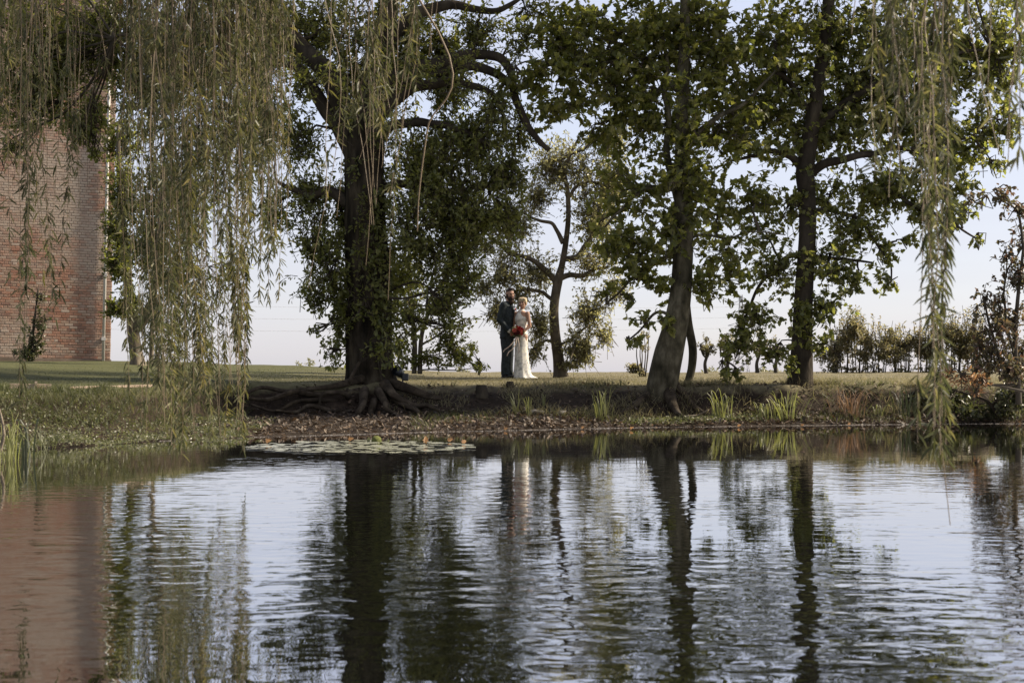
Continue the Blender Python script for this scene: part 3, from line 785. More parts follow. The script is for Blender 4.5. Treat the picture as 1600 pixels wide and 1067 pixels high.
# --- the dark maple on the right
map_cl = [
    (1330, 170, 220, 150, 22.5, .8, 1.2), (1285, 400, 110, 120, 22.1, .45, .8), (1470, 250, 100, 100, 22.4, .5, .8), (1450, 60, 150, 80, 22.6, .8, 1.0),
    (1265, 195, 105, 50, 22.4, 2.6), (1340, 120, 105, 78, 22.6, 2.6), (1420, 175, 90, 65, 22.6, 2.4), (1480, 225, 70, 55, 22.5, 2.0), (1385, 290, 65, 42, 22.3, 2.2), (1440, 325, 48, 36, 22.3, 1.6), (1475, 350, 30, 26, 22.2, 1.4), (1525, 375, 22, 12, 22.2, 1.0), (1510, 330, 26, 26, 22.3, .9),
    (1540, 210, 42, 52, 22.5, 1.7), (1500, 80, 85, 65, 22.8, 2.0), (1300, 40, 95, 58, 22.6, 2.4), (1185, 165, 60, 48, 22.5, 1.8), (1560, 100, 45, 70, 22.6, 1.8), (1335, 345, 55, 50, 22.2, 2.0), (1300, 405, 52, 42, 22.1, 1.9), (1335, 445, 30, 22, 22.1, 1.5),
    (1235, 320, 45, 42, 22.2, 1.5), (1215, 420, 52, 45, 22.1, 1.6), (1190, 360, 40, 30, 22.2, 1.3), (1185, 490, 46, 34, 21.9, 1.9), (1155, 535, 36, 32, 21.8, 2.0), (1210, 540, 40, 28, 21.8, 1.8), (1240, 572, 18, 16, 21.7, 1.8), (1290, 475, 32, 36, 22, 1.7), (1285, 540, 18, 26, 22, 1.3), (1245, 480, 18, 55, 21.9, 1.4), (1128, 575, 22, 18, 21.7, 1.6), (1155, 510, 30, 14, 21.9, 1.4), (1262, 520, 18, 40, 21.9, 1.2),
    (1390, 440, 20, 22, 22.1, 1.6), (1378, 395, 30, 24, 22.2, 1.4), (1420, 375, 26, 16, 22.2, 1.2), (1360, 300, 50, 30, 22.8, 1.6), (1290, 300, 40, 32, 22.6, 1.6), (1410, 55, 75, 55, 22.8, 1.8), (1230, 120, 60, 50, 22.6, 2.0), (1560, 260, 30, 18, 22.4, 1.2), (1150, 585, 12, 10, 21.7, 1.4),
    (1350, -90, 170, 80, 22.8, 1.8, 2.2), (1500, -70, 140, 80, 23, 1.6, 2.0), (1400, -200, 200, 80, 22.8, 1.2, 2.2), (1500, -75, 210, 85, 28.5, 1.5, 2.4), (1330, -110, 200, 85, 27, 1.6, 2.2), (1640, -90, 200, 95, 29.5, 1.4, 2.4), (1565, 60, 50, 75, 22.5, 1.6), (1575, 185, 34, 55, 22.4, 1.2), (1490, 290, 50, 40, 22.3, 1.0)]  # unseen clumps set well behind the trunk are added to shade couple and lawn
maple = tree('maple_tree', 'dark straight trunked maple with broad leafy crown overhanging the right of the bank',
     [(1248, 640, 50), (1250, 605, 42), (1252, 570, 36), (1254, 520, 31), (1257, 450, 29), (1261, 370, 27), (1261, 310, 27), (1258, 270, 30), (1264, 225, 26), (1276, 150, 22), (1290, 50, 18), (1300, -60, 14), (1305, -190, 8)],
     [[(1262, 275, 16), (1290, 258, 14), (1325, 248, 12), (1380, 238, 9), (1450, 225, 6), (1520, 215, 4)],
      [(1256, 268, 14), (1235, 245, 12), (1205, 236, 9), (1175, 246, 6), (1140, 250, 4)],
      [(1268, 205, 14), (1320, 160, 12), (1390, 120, 9), (1470, 90, 6), (1550, 80, 4)],
      [(1260, 330, 9), (1300, 330, 7), (1350, 350, 5), (1380, 400, 3.5), (1388, 440, 2.5)],
      [(1258, 400, 8), (1225, 405, 6), (1190, 440, 5), (1165, 500, 3.5), (1135, 560, 2.5)],
      [(1400, 300, 7), (1440, 330, 6), (1490, 352, 4), (1535, 372, 2.5)],
      [(1259, 420, 7), (1290, 405, 6), (1340, 408, 4), (1365, 412, 3)],
      [(1272, 180, 10), (1230, 130, 8), (1190, 100, 5)]],
     map_cl, 'maple', .085, 'oak_leaf_b', 'dark_bark', d=22.2, flare=lambda a, c: 1 + np.clip((.6 - c[:, 2]) / .5, 0, 1.2) ** 2 * (.35 + .25 * np.cos(a * 4)), rough=.05, sides=26, gap=.13, dens=.60)

# --- the old apple tree behind the couple
AD = 31.0
apple_cl = [(800, 345, 55, 40, 31, .75), (790, 420, 40, 50, 30.8, .6), (775, 480, 26, 40, 30.6, .7), (840, 300, 40, 40, 31, .55), (930, 330, 55, 55, 31.2, .65), (960, 280, 40, 50, 31.2, .7), (900, 262, 75, 55, 31.2, .5), (860, 250, 40, 40, 31, .6),
            (925, 400, 50, 40, 31, .5), (920, 480, 36, 40, 30.8, .8), (905, 540, 34, 36, 30.8, 1.1), (845, 500, 24, 40, 30.8, .9), (835, 545, 22, 22, 30.7, .8), (945, 520, 26, 20, 30.8, .7), (755, 440, 24, 30, 30.8, .5), (840, 420, 40, 50, 31.2, .5), (950, 215, 40, 30, 31.2, .8), (760, 385, 22, 18, 31, .6), (890, 570, 20, 10, 30.8, 1.0), (960, 450, 26, 40, 31, .5), (815, 460, 26, 20, 31, .7)]
apple = tree('apple_tree', 'gnarled old apple tree with open sparse crown just behind the wedding couple',
     [(876, 590, 23), (872, 560, 17), (867, 520, 15.5), (866, 480, 15), (872, 440, 15), (878, 415, 10), (884, 380, 9), (888, 340, 8), (887, 300, 7), (882, 268, 6), (892, 240, 5), (905, 215, 3)],
     [[(870, 442, 10), (856, 425, 9), (838, 408, 7.5), (818, 398, 6), (795, 394, 5), (770, 372, 5), (755, 362, 3.5)],
      [(874, 436, 9), (892, 431, 8), (915, 432, 7), (932, 424, 5), (955, 418, 4)],
      [(880, 405, 9), (905, 398, 8), (925, 370, 7), (940, 345, 5), (965, 330, 3.5)],
      [(884, 272, 7), (876, 258, 6), (888, 245, 5), (915, 232, 4), (940, 210, 3)],
      [(880, 380, 8), (865, 352, 6), (840, 345, 5), (815, 330, 3)],
      [(868, 470, 6), (840, 458, 5), (812, 455, 4), (790, 462, 3)],
      [(887, 310, 6), (905, 290, 5), (930, 285, 4), (955, 300, 3)],
      [(868, 540, 5), (850, 535, 4), (835, 550, 3)], [(872, 540, 5), (895, 520, 4), (925, 510, 3)]],
     apple_cl, 'oval', .075, 'apple_leaf', 'apple_bark', d=AD, rough=.09, sides=16, gap=.1, twig=.6, limb_r=.011, dens=1.5,
     flare=lambda a, c: 1 + np.clip((.9 - c[:, 2]) / .35, 0, 1) ** 2 * .3)

# --- saplings behind the oak
sap = tree('twin_sapling', 'two slender young stems with airy leaves behind the oak trunk', [(647, 584, 8), (648, 540, 8), (645, 500, 7), (640, 450, 6), (636, 400, 4)],
     [[(656, 584, 8), (657, 545, 7), (662, 505, 6), (672, 470, 5), (690, 440, 3)], [(657, 540, 4), (680, 520, 3), (705, 505, 2)], [(648, 530, 4), (630, 510, 3), (618, 490, 2)]],
     [(640, 470, 40, 50, 28, .8), (690, 470, 40, 40, 28, .7), (700, 525, 40, 34, 28, .9), (625, 530, 24, 36, 28, .8), (675, 560, 40, 20, 28, 1.0), (725, 555, 26, 20, 28, .9), (630, 570, 18, 12, 28, .8), (730, 500, 16, 12, 28, .7), (750, 572, 16, 8, 28, .8), (650, 430, 30, 40, 28, .6)],
     'oval', .085, 'oak_leaf_b', 'apple_bark', d=28, sides=10, twig=.5, limb_r=.016)
shoot = tree('low_shoot', 'low leafy branch spreading over the lawn edge beside the groom', [(748, 586, 4), (752, 570, 4), (745, 560, 3)], [],
     [(752, 572, 20, 8, 28.6, 1.1), (722, 565, 20, 10, 28.6, .9), (738, 540, 16, 12, 28.6, .7), (768, 560, 10, 6, 28.6, .6)], 'oval', .07, 'oak_leaf_b', 'apple_bark', cat='shoot', d=28.6, sides=8, twig=.3, limb_r=.009)

# --- the pale-barked tree left, beside the building
left = tree('pale_tree', 'pale barked forked tree on the lawn beside the brick building', [(216, 576, 28), (212, 550, 20), (208, 515, 19), (207, 490, 19), (201, 460, 14), (198, 420, 14), (192, 350, 11), (186, 270, 8), (185, 190, 5)],
     [[(209, 515, 20), (218, 505, 20), (232, 490, 16), (240, 460, 12), (246, 420, 10), (250, 350, 7), (262, 260, 4)], [(198, 420, 8), (185, 390, 6), (172, 350, 4)]],
     [(192, 300, 30, 60, 32.6, 2.2), (185, 400, 26, 50, 32.4, 2.6), (200, 470, 30, 26, 32.4, 2.0), (178, 350, 20, 40, 32.4, 2.0), (230, 370, 40, 60, 33, 1.6), (260, 300, 50, 60, 33, 1.4), (190, 220, 36, 40, 33, 1.6), (280, 420, 40, 50, 33, 1.0), (176, 480, 18, 20, 32.2, 1.8), (300, 330, 40, 60, 33, .9), (350, 420, 40, 40, 33, .6)],
     'oak', .11, 'oak_leaf', 'pale_bark', d=32.6, sides=16, twigm='twig')
pale = tree('bright_shrub', 'small pale flowering tree shining through the willow strands', [(236, 574, 8), (238, 520, 7), (240, 450, 5), (240, 400, 3)], [],
     [(238, 370, 22, 34, 36, 1.6), (244, 430, 24, 24, 36, 1.5), (230, 410, 16, 18, 36, 1.2)], 'oval', .09, 'sunlit_leaf', 'pale_bark', cat='shrub', d=36, sides=8, limb_r=.015)

# --- the dark climber against the foot of the wall
ivy = tree('wall_climber', 'dark straggling climber against the foot of the brick wall', [(52, 572, 6), (50, 540, 5), (54, 500, 4), (60, 450, 2.5)], [[(52, 545, 4), (66, 520, 3), (72, 490, 2)]],
     [(52, 535, 20, 28, 36.5, 1.1, .3), (64, 500, 18, 26, 36.5, .6, .3), (60, 460, 14, 22, 36.5, .4, .2), (40, 556, 26, 12, 36.5, 1.2, .3)], 'ivy', .08, 'ivy_leaf', 'twig', cat='climber', d=36.5, sides=8, twig=.3, limb_r=.008)
# --- the hedge line and little trees beyond the lawn, right
def shrub(px, base_py, d, w, top_py, name, label, leafm, od=1.0, stems=9, L=.07, group=None, low=.35, barkm='twig'):
    b = P(px, base_py, d); b[2] = gz(b[0], b[1]) - .03
    root = empty(name, b); tag(root, label, 'shrub', group)
    hgt = EYE - (top_py - HOR) / F * d - b[2]; wm = w / F * d
    for s_ in range(stems):
        x = rng.uniform(-.35, .35) * wm; x2 = x * 1.5 + rng.normal() * .12 * wm
        y_ = rng.uniform(-.2, .2) * wm
        V, f = tubes(spline([(x, y_, 0), ((x + x2) / 2 + rng.normal() * .04, y_, hgt * .5), (x2, y_ * 1.5, hgt * rng.uniform(.75, .98))], 8)[None], np.linspace(.017, .005, 8)[None], 5)
        mb = MB(); mb.add(V, f); mb.build('stem', M[barkm], root, True)
    cl = []
    zmid = b[2] + hgt * (low + 1) / 2
    pyc = HOR - (zmid - EYE) * F / d
    ryp = hgt * (1 - low) / 2 * F / d
    for k in range(5):
        cl.append((px + rng.uniform(-.5, .5) * w, pyc + rng.uniform(-.5, .5) * ryp, w * rng.uniform(.3, .5), ryp * rng.uniform(.35, .6), d + rng.uniform(-.3, .3), od))
    cl.append((px, pyc, w * .6, ryp, d, od * .6))
    cl.append((px, base_py - 6, w * .6, 9, d, od * .7))
    LP, LD, LN, LL, TW, HUB = crown_sprays(cl, 'oval', L, .35, .05)
    ok = LP[:, 2] > b[2]; LP, LD, LN, LL = LP[ok], LD[ok], LN[ok], LL[ok]
    mb = MB(); V, f = tubes(TW, np.array([[.005, .004, .002]]) * np.ones((len(TW), 1)), 3); mb.add(V - b, f)
    tag(mb.build('twigs', M[barkm], root), kind='stuff')
    mb = MB(); leaves(mb, LP - b, LD, LN, LL, 'oval'); tag(mb.build('foliage', M[leafm], root), kind='stuff')
    return root
HG = 'shrubs along the far hedge line'
HL = 'upright many stemmed hedge shrub in the row beyond the lawn'
for px, w, top in [(1300, 38, 508), (1332, 46, 484), (1370, 44, 494), (1410, 40, 502), (1448, 42, 488), (1486, 42, 480), (1520, 40, 472)]:
    shrub(px, 583, 40, w, top, 'hedge_shrub', HL, 'hedge_leaf', 1.0, 9, .075, HG, .06)
for px, top, w in [(1104, 538, 14), (1136, 532, 18), (1184, 532, 16), (1212, 540, 14)]:
    tree('thorn_tree', 'small bare stemmed thorn tree standing in the gap between sycamore and maple', [(px, 586, 7), (px + rng.uniform(-3, 3), 568, 5), (px + rng.uniform(-4, 4), 550, 4), (px, top, 2)],
         [[(px, 560, 3), (px - 7, 548, 2.5), (px - 10, top, 1.5)], [(px, 556, 3), (px + 7, 545, 2.5), (px + 9, top + 3, 1.5)]],
         [(px, top + 10, w, 12, 40, 1.1), (px - 8, top + 4, w * .6, 8, 40, 1.0), (px + 8, top + 6, w * .6, 8, 40, 1.0), (px, top - 8, w * .8, 10, 40, .4)], 'oval', .075, 'hedge_leaf', 'twig', group='little thorn trees past the lawn', d=40, sides=8, twig=.3, limb_r=.012)
for px, top, w, lab in [(936 + 55, 566, 18, 'low rounded bush just left of the sycamore trunk'), (1240, 570, 14, 'low pale bush at the foot of the far hedge')]:
    shrub(px, 584, 38, w, top, 'low_bush', lab, 'hedge_leaf', 1.3, 6, .07, None, .1)
shrub(1005, 584, 30, 14, 512, 'whip_shrub', 'thin upright whips growing beside the sycamore trunk', 'hedge_leaf', .22, 6, .06, None, .4)
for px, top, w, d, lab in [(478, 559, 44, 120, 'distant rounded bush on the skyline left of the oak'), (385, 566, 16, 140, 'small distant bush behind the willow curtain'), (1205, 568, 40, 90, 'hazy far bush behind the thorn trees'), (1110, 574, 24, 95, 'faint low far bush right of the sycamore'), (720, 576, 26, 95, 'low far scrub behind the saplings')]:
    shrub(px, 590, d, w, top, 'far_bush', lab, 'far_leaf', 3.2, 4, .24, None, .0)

# --- the shrub leaning in at the right edge, and its orange spray
shr = tree('spindle_shrub', 'reddish twigged shrub leaning in over the dark bank beside the hedge', [(1592, 632, 10), (1590, 590, 9), (1586, 540, 8), (1590, 470, 6), (1600, 380, 4)],
     [[(1590, 590, 6), (1565, 560, 5), (1545, 510, 4), (1535, 460, 2.5)], [(1612, 470, 6), (1604, 400, 5), (1592, 350, 4), (1578, 325, 3), (1560, 312, 2)], [(1588, 560, 5), (1570, 500, 4), (1575, 430, 3), (1590, 400, 2)], [(1590, 600, 5), (1560, 605, 4), (1530, 600, 2.5)]],
     [(1570, 500, 46, 50, 20.6, .9), (1545, 545, 50, 36, 20.6, 1.0), (1590, 430, 30, 46, 20.6, .7), (1540, 470, 34, 40, 20.6, .4), (1570, 575, 50, 26, 20.6, 1.3), (1590, 325, 36, 22, 20.6, .7), (1555, 303, 36, 20, 20.6, .8), (1590, 555, 40, 60, 21, 1.2), (1570, 400, 30, 34, 20.6, .35), (1530, 310, 22, 14, 20.6, .7), (1600, 370, 30, 40, 20.8, .5)],
     'oval', .085, 'red_leaf', 'twig', cat='shrub', d=20.6, sides=10, twig=.35, limb_r=.006)
orn = tree('orange_spray', 'spray of orange autumn leaves hanging over the dark right bank', [(1600, 612, 5), (1575, 606, 4), (1545, 600, 3), (1510, 594, 2)], [],
     [(1500, 590, 30, 14, 20.3, 1.0), (1535, 598, 22, 14, 20.3, .9), (1480, 585, 22, 10, 20.3, .8), (1520, 612, 16, 8, 20.3, .7)], 'oval', .07, 'orange_leaf', 'twig', cat='branch', d=20.3, sides=8, twig=.25, limb_r=.008)
# dark ivy and bramble on the right bank
brm = tree('bank_bramble', 'dark bramble thicket filling the shaded right end of the bank', [(1560, 650, 6), (1540, 625, 5), (1500, 612, 3)], [],
     [(1560, 630, 40, 24, 21.9, 2.0), (1480, 622, 50, 16, 22.2, 1.6), (1420, 620, 40, 14, 22.4, 1.2), (1590, 615, 30, 30, 21.4, 2.2), (1520, 640, 50, 14, 21.9, 1.4)], 'ivy', .07, 'ivy_leaf', 'dark_bark', cat='bramble', d=21.8, sides=8, twig=.25, limb_r=.008)

# ------------------------------------------------------------------ the weeping willow over the camera
wl = empty('willow_tree', (-6.9, 7.6, gz(-6.9, 7.6)))
tag(wl, 'old weeping willow whose leafy strands hang down in front of the pond', 'tree')
W0 = np.array(wl.location)
def wtube(path, rad, sides=14, n=40, nm='limb', rough=.06):
    V, f = bark_tube(path, rad, n, sides, rough, len(path)); mb = MB(); mb.add(V - W0, f); mb.build(nm, M['apple_bark'], wl, True)
    return spline(path, 160)
wtube([W0 + (0, 0, -.2), W0 + (.1, 0, 1), W0 + (.3, .05, 2.2), W0 + (.5, .1, 3.2)], [.5, .36, .32, .26], 28, 30, 'trunk', .08)
t0 = W0 + np.array([.45, .1, 3.0])
LIMB = {
    'far': wtube([t0, (-5, 9.2, 4.4), (-3, 10.3, 4.9), (-1, 10.4, 4.7), (.6, 10.2, 4.2)], [.18, .14, .10, .06, .02]),
    'mid': wtube([t0, (-5.2, 7.9, 4.2), (-3.4, 8.3, 4.5), (-1.6, 8.4, 4.4), (0, 8.2, 3.9)], [.18, .13, .09, .06, .02]),
    'near': wtube([t0, (-5, 6.4, 3.9), (-2.2, 5.4, 4.1), (.6, 5.0, 3.8), (2.6, 4.9, 3.1)], [.16, .12, .09, .06, .02])}
STR = [  # px from, to, tip rows, count, limb, density
    (-30, 40, 380, 690, 9, 'mid', .8), (0, 110, 200, 500, 10, 'mid', .6), (60, 120, 430, 520, 3, 'mid', .5), (95, 180, 120, 330, 7, 'far', .6), (168, 230, 280, 610, 9, 'far', .8),
    (215, 320, 500, 735, 26, 'mid', 1.45), (240, 330, 540, 695, 20, 'far', 1.4), (300, 390, 560, 705, 30, 'far', 1.45), (375, 440, 300, 480, 26, 'far', 1.2), (250, 440, 180, 420, 26, 'mid', 1.2), (425, 455, 150, 400, 6, 'far', .9),
    (-20, 250, 40, 240, 26, 'far', .9), (230, 450, 120, 320, 22, 'far', 1.1), (495, 525, 300, 520, 3, 'mid', .6), (555, 650, 140, 330, 15, 'mid', 1.1), (570, 612, 350, 470, 4, 'mid', 1.0), (640, 700, 20, 110, 3, 'mid', .5),
    (1400, 1485, 150, 330, 10, 'near', .9), (1440, 1494, 430, 700, 4, 'near', 1.1), (1432, 1494, 610, 722, 6, 'near', 1.3), (1484, 1494, 800, 835, 1, 'near', .9), (1340, 1420, 40, 200, 5, 'near', .7), (1560, 1612, 100, 260, 6, 'near', .9)]
def strand(px, tip_py, limb, dens):
    L_ = LIMB[limb]
    dn = float(np.median(L_[60:, 1])) + rng.normal() * .35
    x = (px - 800) / F * dn
    i = int(np.argmin(np.abs(L_[:, 0] - x) + (np.abs(L_[:, 1] - dn) * .1)))
    top = L_[i]
    tip = P(px + rng.normal() * 4, tip_py, dn); tip[2] = max(tip[2], .04)
    out = np.array([x + rng.normal() * .05, dn, top[2] - .12])
    a = np.array([x, dn, top[2] * .75 + tip[2] * .25]) + rng.normal(size=3) * .05
    b = np.array([x, dn, top[2] * .4 + tip[2] * .6]) + rng.normal(size=3) * .06
    path = spline([top, out, a, b, tip], 26)
    path[4:] += np.cumsum(rng.normal(size=(22, 3)) * np.array([.008, .008, 0]), axis=0)
    mb = MB()
    V, f = tubes(path[None], np.linspace(.0045, .0014, 26)[None], 4); mb.add(V - W0, f, 0)
    lines = [path]
    for _ in range(rng.integers(1, 4)):                       # side shoots hang beside the main strand
        k = rng.integers(5, 18); s0 = path[k]; ln = rng.uniform(.25, .8)
        e = s0 + np.array([rng.normal() * .12, rng.normal() * .12, -ln]); e[2] = max(e[2], .05)
        sp = spline([s0, s0 + (e - s0) * .4 + np.array([rng.normal() * .06, rng.normal() * .06, .04]), e], 12)
        V, f = tubes(sp[None], np.linspace(.0025, .001, 12)[None], 3); mb.add(V - W0, f, 0); lines.append(sp)
    for li, ln in enumerate(lines):
        seg = np.linalg.norm(np.diff(ln, axis=0), axis=1); tot = seg.sum(); n = max(6, int(tot / .018 * dens))
        u = np.sort(rng.beta(1.35, 1.0, n) if li == 0 else rng.uniform(.1, 1, n))
        cum = np.concatenate([[0], np.cumsum(seg)]) / tot
        pos = np.stack([np.interp(u, cum, ln[:, j]) for j in range(3)], -1)
        keep = gapn(pos * 2.6 + li * 3) > -.25; pos = pos[keep]; n = len(pos)
        if n < 2: continue
        a = rng.uniform(0, 2 * np.pi, n)
        d_ = np.stack([np.cos(a) * .7, np.sin(a) * .7, -np.ones(n) * rng.uniform(.05, 1.1, n)], -1)
        nn_ = np.stack([np.cos(a), np.sin(a), .5 + 0 * a], -1) + rng.normal(size=(n, 3)) * .4
        leaves(mb, pos - W0, d_, nn_, rng.uniform(.04, .095, n) * (.85 if limb == 'near' else .9), 'willow', 1, .3, rng.uniform(.1, .5))
    mb.build('hanging_strand', [M['willow_twig'], M['willow_leaf']], wl)
for a, b, t1, t2, cnt, limb, dens in STR:
    for k in range(cnt):
        strand(rng.uniform(a, b), rng.uniform(t1, t2), limb, dens)
for rows in [[(690, 60), (668, 200), (655, 300), (652, 362)]]:   # one bare arching wand
    pts = [LIMB['mid'][130] if rows[0][0] != 690 else LIMB['mid'][120]] + [P(x, y, 8.2) for x, y in rows]
    V, f = tubes(spline(pts, 30)[None], np.linspace(.007, .003, 30)[None], 6); mb = MB(); mb.add(V - W0, f); mb.build('bare_wand', M['willow_twig'], wl, True)

# ------------------------------------------------------------------ turf, litter and waterside growth
def shore(x): return np.interp(x, TAB[:, 0], TAB[:, 1])
def mudend(x): return np.interp(x, TAB[:, 0], TAB[:, 2])
def lip(x): return np.interp(x, TAB[:, 0], TAB[:, 4])

def blades(x, y, h, w, lean, name, mat, sink=.01, hang=None):
    n = len(x); z = ground(x, y) - sink
    a = rng.uniform(0, 2 * np.pi, n)
    B = np.stack([x, y, z], -1)
    side = np.stack([np.cos(a), np.sin(a), 0 * a], -1) * (w / 2)[:, None]
    l = np.stack([rng.normal(size=n), rng.normal(size=n), 0 * a], -1) * (lean * h)[:, None]
    if hang is not None: l = l + hang * h[:, None]
    mid = B + l * .35 + np.array([0, 0, 1]) * (h * .6)[:, None]
    tipz = np.array([0, 0, 1]) * (h * np.where(lean > 1.2, .45, 1.0))[:, None]
    T = B + l + tipz
    V = np.stack([B - side, B + side, mid + side * .7, mid - side * .7, T], 1).reshape(-1, 3)
    k = np.arange(n)[:, None] * 5
    mb = MB(); mb.add(V, [k + np.array([[0, 1, 2, 3]]), k + np.array([[3, 2, 4]])])
    return tag(mb.build(name, mat), kind='stuff')

n = 52000                                   # the mown turf, right of the oak
y = lip(np.zeros(1))[0] + rng.exponential(4.2, n)
x = rng.uniform(-3.0, 10.5, n) * np.clip(y / 26, .8, 1.25); y = lip(x) - .05 + rng.exponential(3.6, n); k = (y < 42); x, y = x[k], y[k]
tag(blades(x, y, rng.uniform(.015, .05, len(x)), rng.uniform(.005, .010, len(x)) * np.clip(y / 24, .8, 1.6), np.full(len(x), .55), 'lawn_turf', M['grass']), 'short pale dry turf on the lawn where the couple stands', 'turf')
n = 36000
x = rng.uniform(-13, -2.4, n); y = lip(x) + rng.exponential(5.5, n); k = y < 41; x, y = x[k], y[k]
tag(blades(x, y, rng.uniform(.012, .035, len(x)), rng.uniform(.005, .010, len(x)) * np.clip(y / 22, .8, 1.7), np.full(len(x), .55), 'green_turf', M['grass_green']), 'short green turf below the brick building', 'turf')
# long dry grass fringing the eroded lip and clothing the sloping middle of the bank
n = 15000
x = rng.uniform(-2.2, 10, n); t = rng.uniform(0, 1, n)
lo = mudend(x); hi = lip(x) + .25
w_ = np.interp(x, [-2.2, -1.2, -.3, 1.6, 2.2, 3, 5.2, 6.2, 7.5, 10], [.25, .5, 1, 1, .55, .4, .6, .8, .5, .3])
y = hi - (hi - lo) * t * np.where(rng.uniform(0, 1, n) < w_, 1, .25)
k = n2(np.stack([x * .8, y * .8, 0 * x], -1)) > -.45 + .5 * t * (w_ < .7); x, y = x[k], y[k]
tag(blades(x, y, rng.uniform(.05, .17, len(x)), rng.uniform(.005, .011, len(x)), rng.uniform(.4, 1.6, len(x)), 'bank_grass', M['grass'], hang=np.array([0, -.55, 0])), 'dry tangled grass hanging over the eroded bank', 'grass')
n = 9000
x = rng.uniform(-1.4, 9.5, n); y = lip(x) + .15 - rng.uniform(0, 1, n) ** 1.3 * (lip(x) - shore(x) + .05)
k = n1(np.stack([x * 1.6, y * 1.6, 0 * x + 4], -1)) > .1; x, y = x[k], y[k]
tag(blades(x, y, rng.uniform(.03, .16, len(x)), rng.uniform(.005, .011, len(x)), rng.uniform(.4, 1.4, len(x)), 'bank_tufts', M['grass_green'], hang=np.array([0, -.4, 0])), 'scattered fresh green tufts among the dry bank grass', 'grass')

def scatter(x, y, L, lift, shape, name, mat, label, cat, flat=1.0):
    n = len(x); p_ = np.stack([x, y, ground(x, y) + lift], -1)
    d_ = rng.normal(size=(n, 3)) * np.array([1, 1, .35 / flat]); nn_ = np.array([0, 0, 1.0]) + rng.normal(size=(n, 3)) * .45 / flat
    mb = MB(); leaves(mb, p_, d_, nn_, L, shape, 0, .35, -.1)
    return tag(mb.build(name, mat), label, cat, kind='stuff')
n = 19000
x = rng.uniform(-4.2, 9.6, n); t = rng.uniform(0, 1.12, n); y = shore(x) + .03 + (mudend(x) - shore(x)) * t
k = rng.uniform(0, 1, n) < np.interp(x, [-4.2, -3.4, 0, 2, 9.6], [.5, 1, .9, .8, .6]); x, y = x[k], y[k]
scatter(x, y, .018 + .085 * rng.uniform(0, 1, len(x)) ** 2, rng.uniform(.0, .02, len(x)), 'oak', 'leaf_litter', M['litter'], 'brown fallen leaves covering the mud at the water edge', 'leaf litter')
n = 2200
x = rng.uniform(-2.6, 9.4, n); y = mudend(x) + (lip(x) - mudend(x)) * rng.uniform(0, 1.2, n)
scatter(x, y, rng.uniform(.03, .08, n), rng.uniform(.0, .03, n), 'oak', 'bank_litter', M['litter'], 'dead leaves lodged on the slope of the bank', 'leaf litter')
# leafy weeds
n = 9500
x = rng.uniform(-5.6, -3.2, n); y = shore(x) - .12 + rng.beta(1.1, 2.6, n) * (lip(x) - shore(x)) * .8
hh = np.clip(.11 + .09 * n2(np.stack([x, y, 0 * x], -1)), .02, .3) * np.interp(x, [-5.6, -5, -3.8, -3.2], [1.2, 1, .7, .3])
scatter(x, y, rng.uniform(.016, .04, n), np.maximum(rng.uniform(0, 1, n) ** .6 * hh, .01) + np.maximum(0, -ground(x, y)), 'oval', 'waterside_weeds', M['weed_leaf'], 'bushy green waterside weeds spreading from the left bank', 'weeds', .6)
n = 2600
x = rng.uniform(1.7, 3.7, n); y = shore(x) + .12 + rng.beta(2, 2, n) * .65
scatter(x, y, rng.uniform(.02, .045, n), rng.uniform(0, .07, n), 'oval', 'weed_mat', M['weed_leaf'], 'low mat of green weeds on the mud below the sycamore', 'weeds', .6)
n = 6500
x = rng.uniform(-6.2, -3.8, n); y = lip(x) - .12 - rng.uniform(0, 1, n) * 1.5
tag(blades(x, y, rng.uniform(.04, .15, n), rng.uniform(.005, .010, n), rng.uniform(.5, 1.5, n), 'rank_grass', M['grass_green'], hang=np.array([0, -.3, 0])), 'rank green grass on the slope below the wooden boards', 'grass')
# pale flecks painting the bright reflected line at the water edge, with leaf crumbs
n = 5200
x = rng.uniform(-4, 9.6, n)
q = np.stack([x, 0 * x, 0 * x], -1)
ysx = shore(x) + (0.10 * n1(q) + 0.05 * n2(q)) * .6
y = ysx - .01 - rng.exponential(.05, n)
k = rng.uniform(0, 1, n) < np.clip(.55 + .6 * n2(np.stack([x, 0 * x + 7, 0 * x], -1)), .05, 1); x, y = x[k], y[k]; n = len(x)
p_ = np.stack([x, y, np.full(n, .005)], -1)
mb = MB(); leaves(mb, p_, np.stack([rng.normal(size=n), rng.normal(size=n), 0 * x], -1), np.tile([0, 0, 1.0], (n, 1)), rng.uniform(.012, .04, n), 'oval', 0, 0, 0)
M['glint'] = leaf_mat('glint', [(.42, .40, .38), (.55, .53, .52), (.3, .26, .22), (.6, .6, .6)], .05, .5)
tag(mb.build('glint_flecks', M['glint']), 'thin line of pale flecks painting the bright reflection along the water edge', 'glint', kind='stuff')

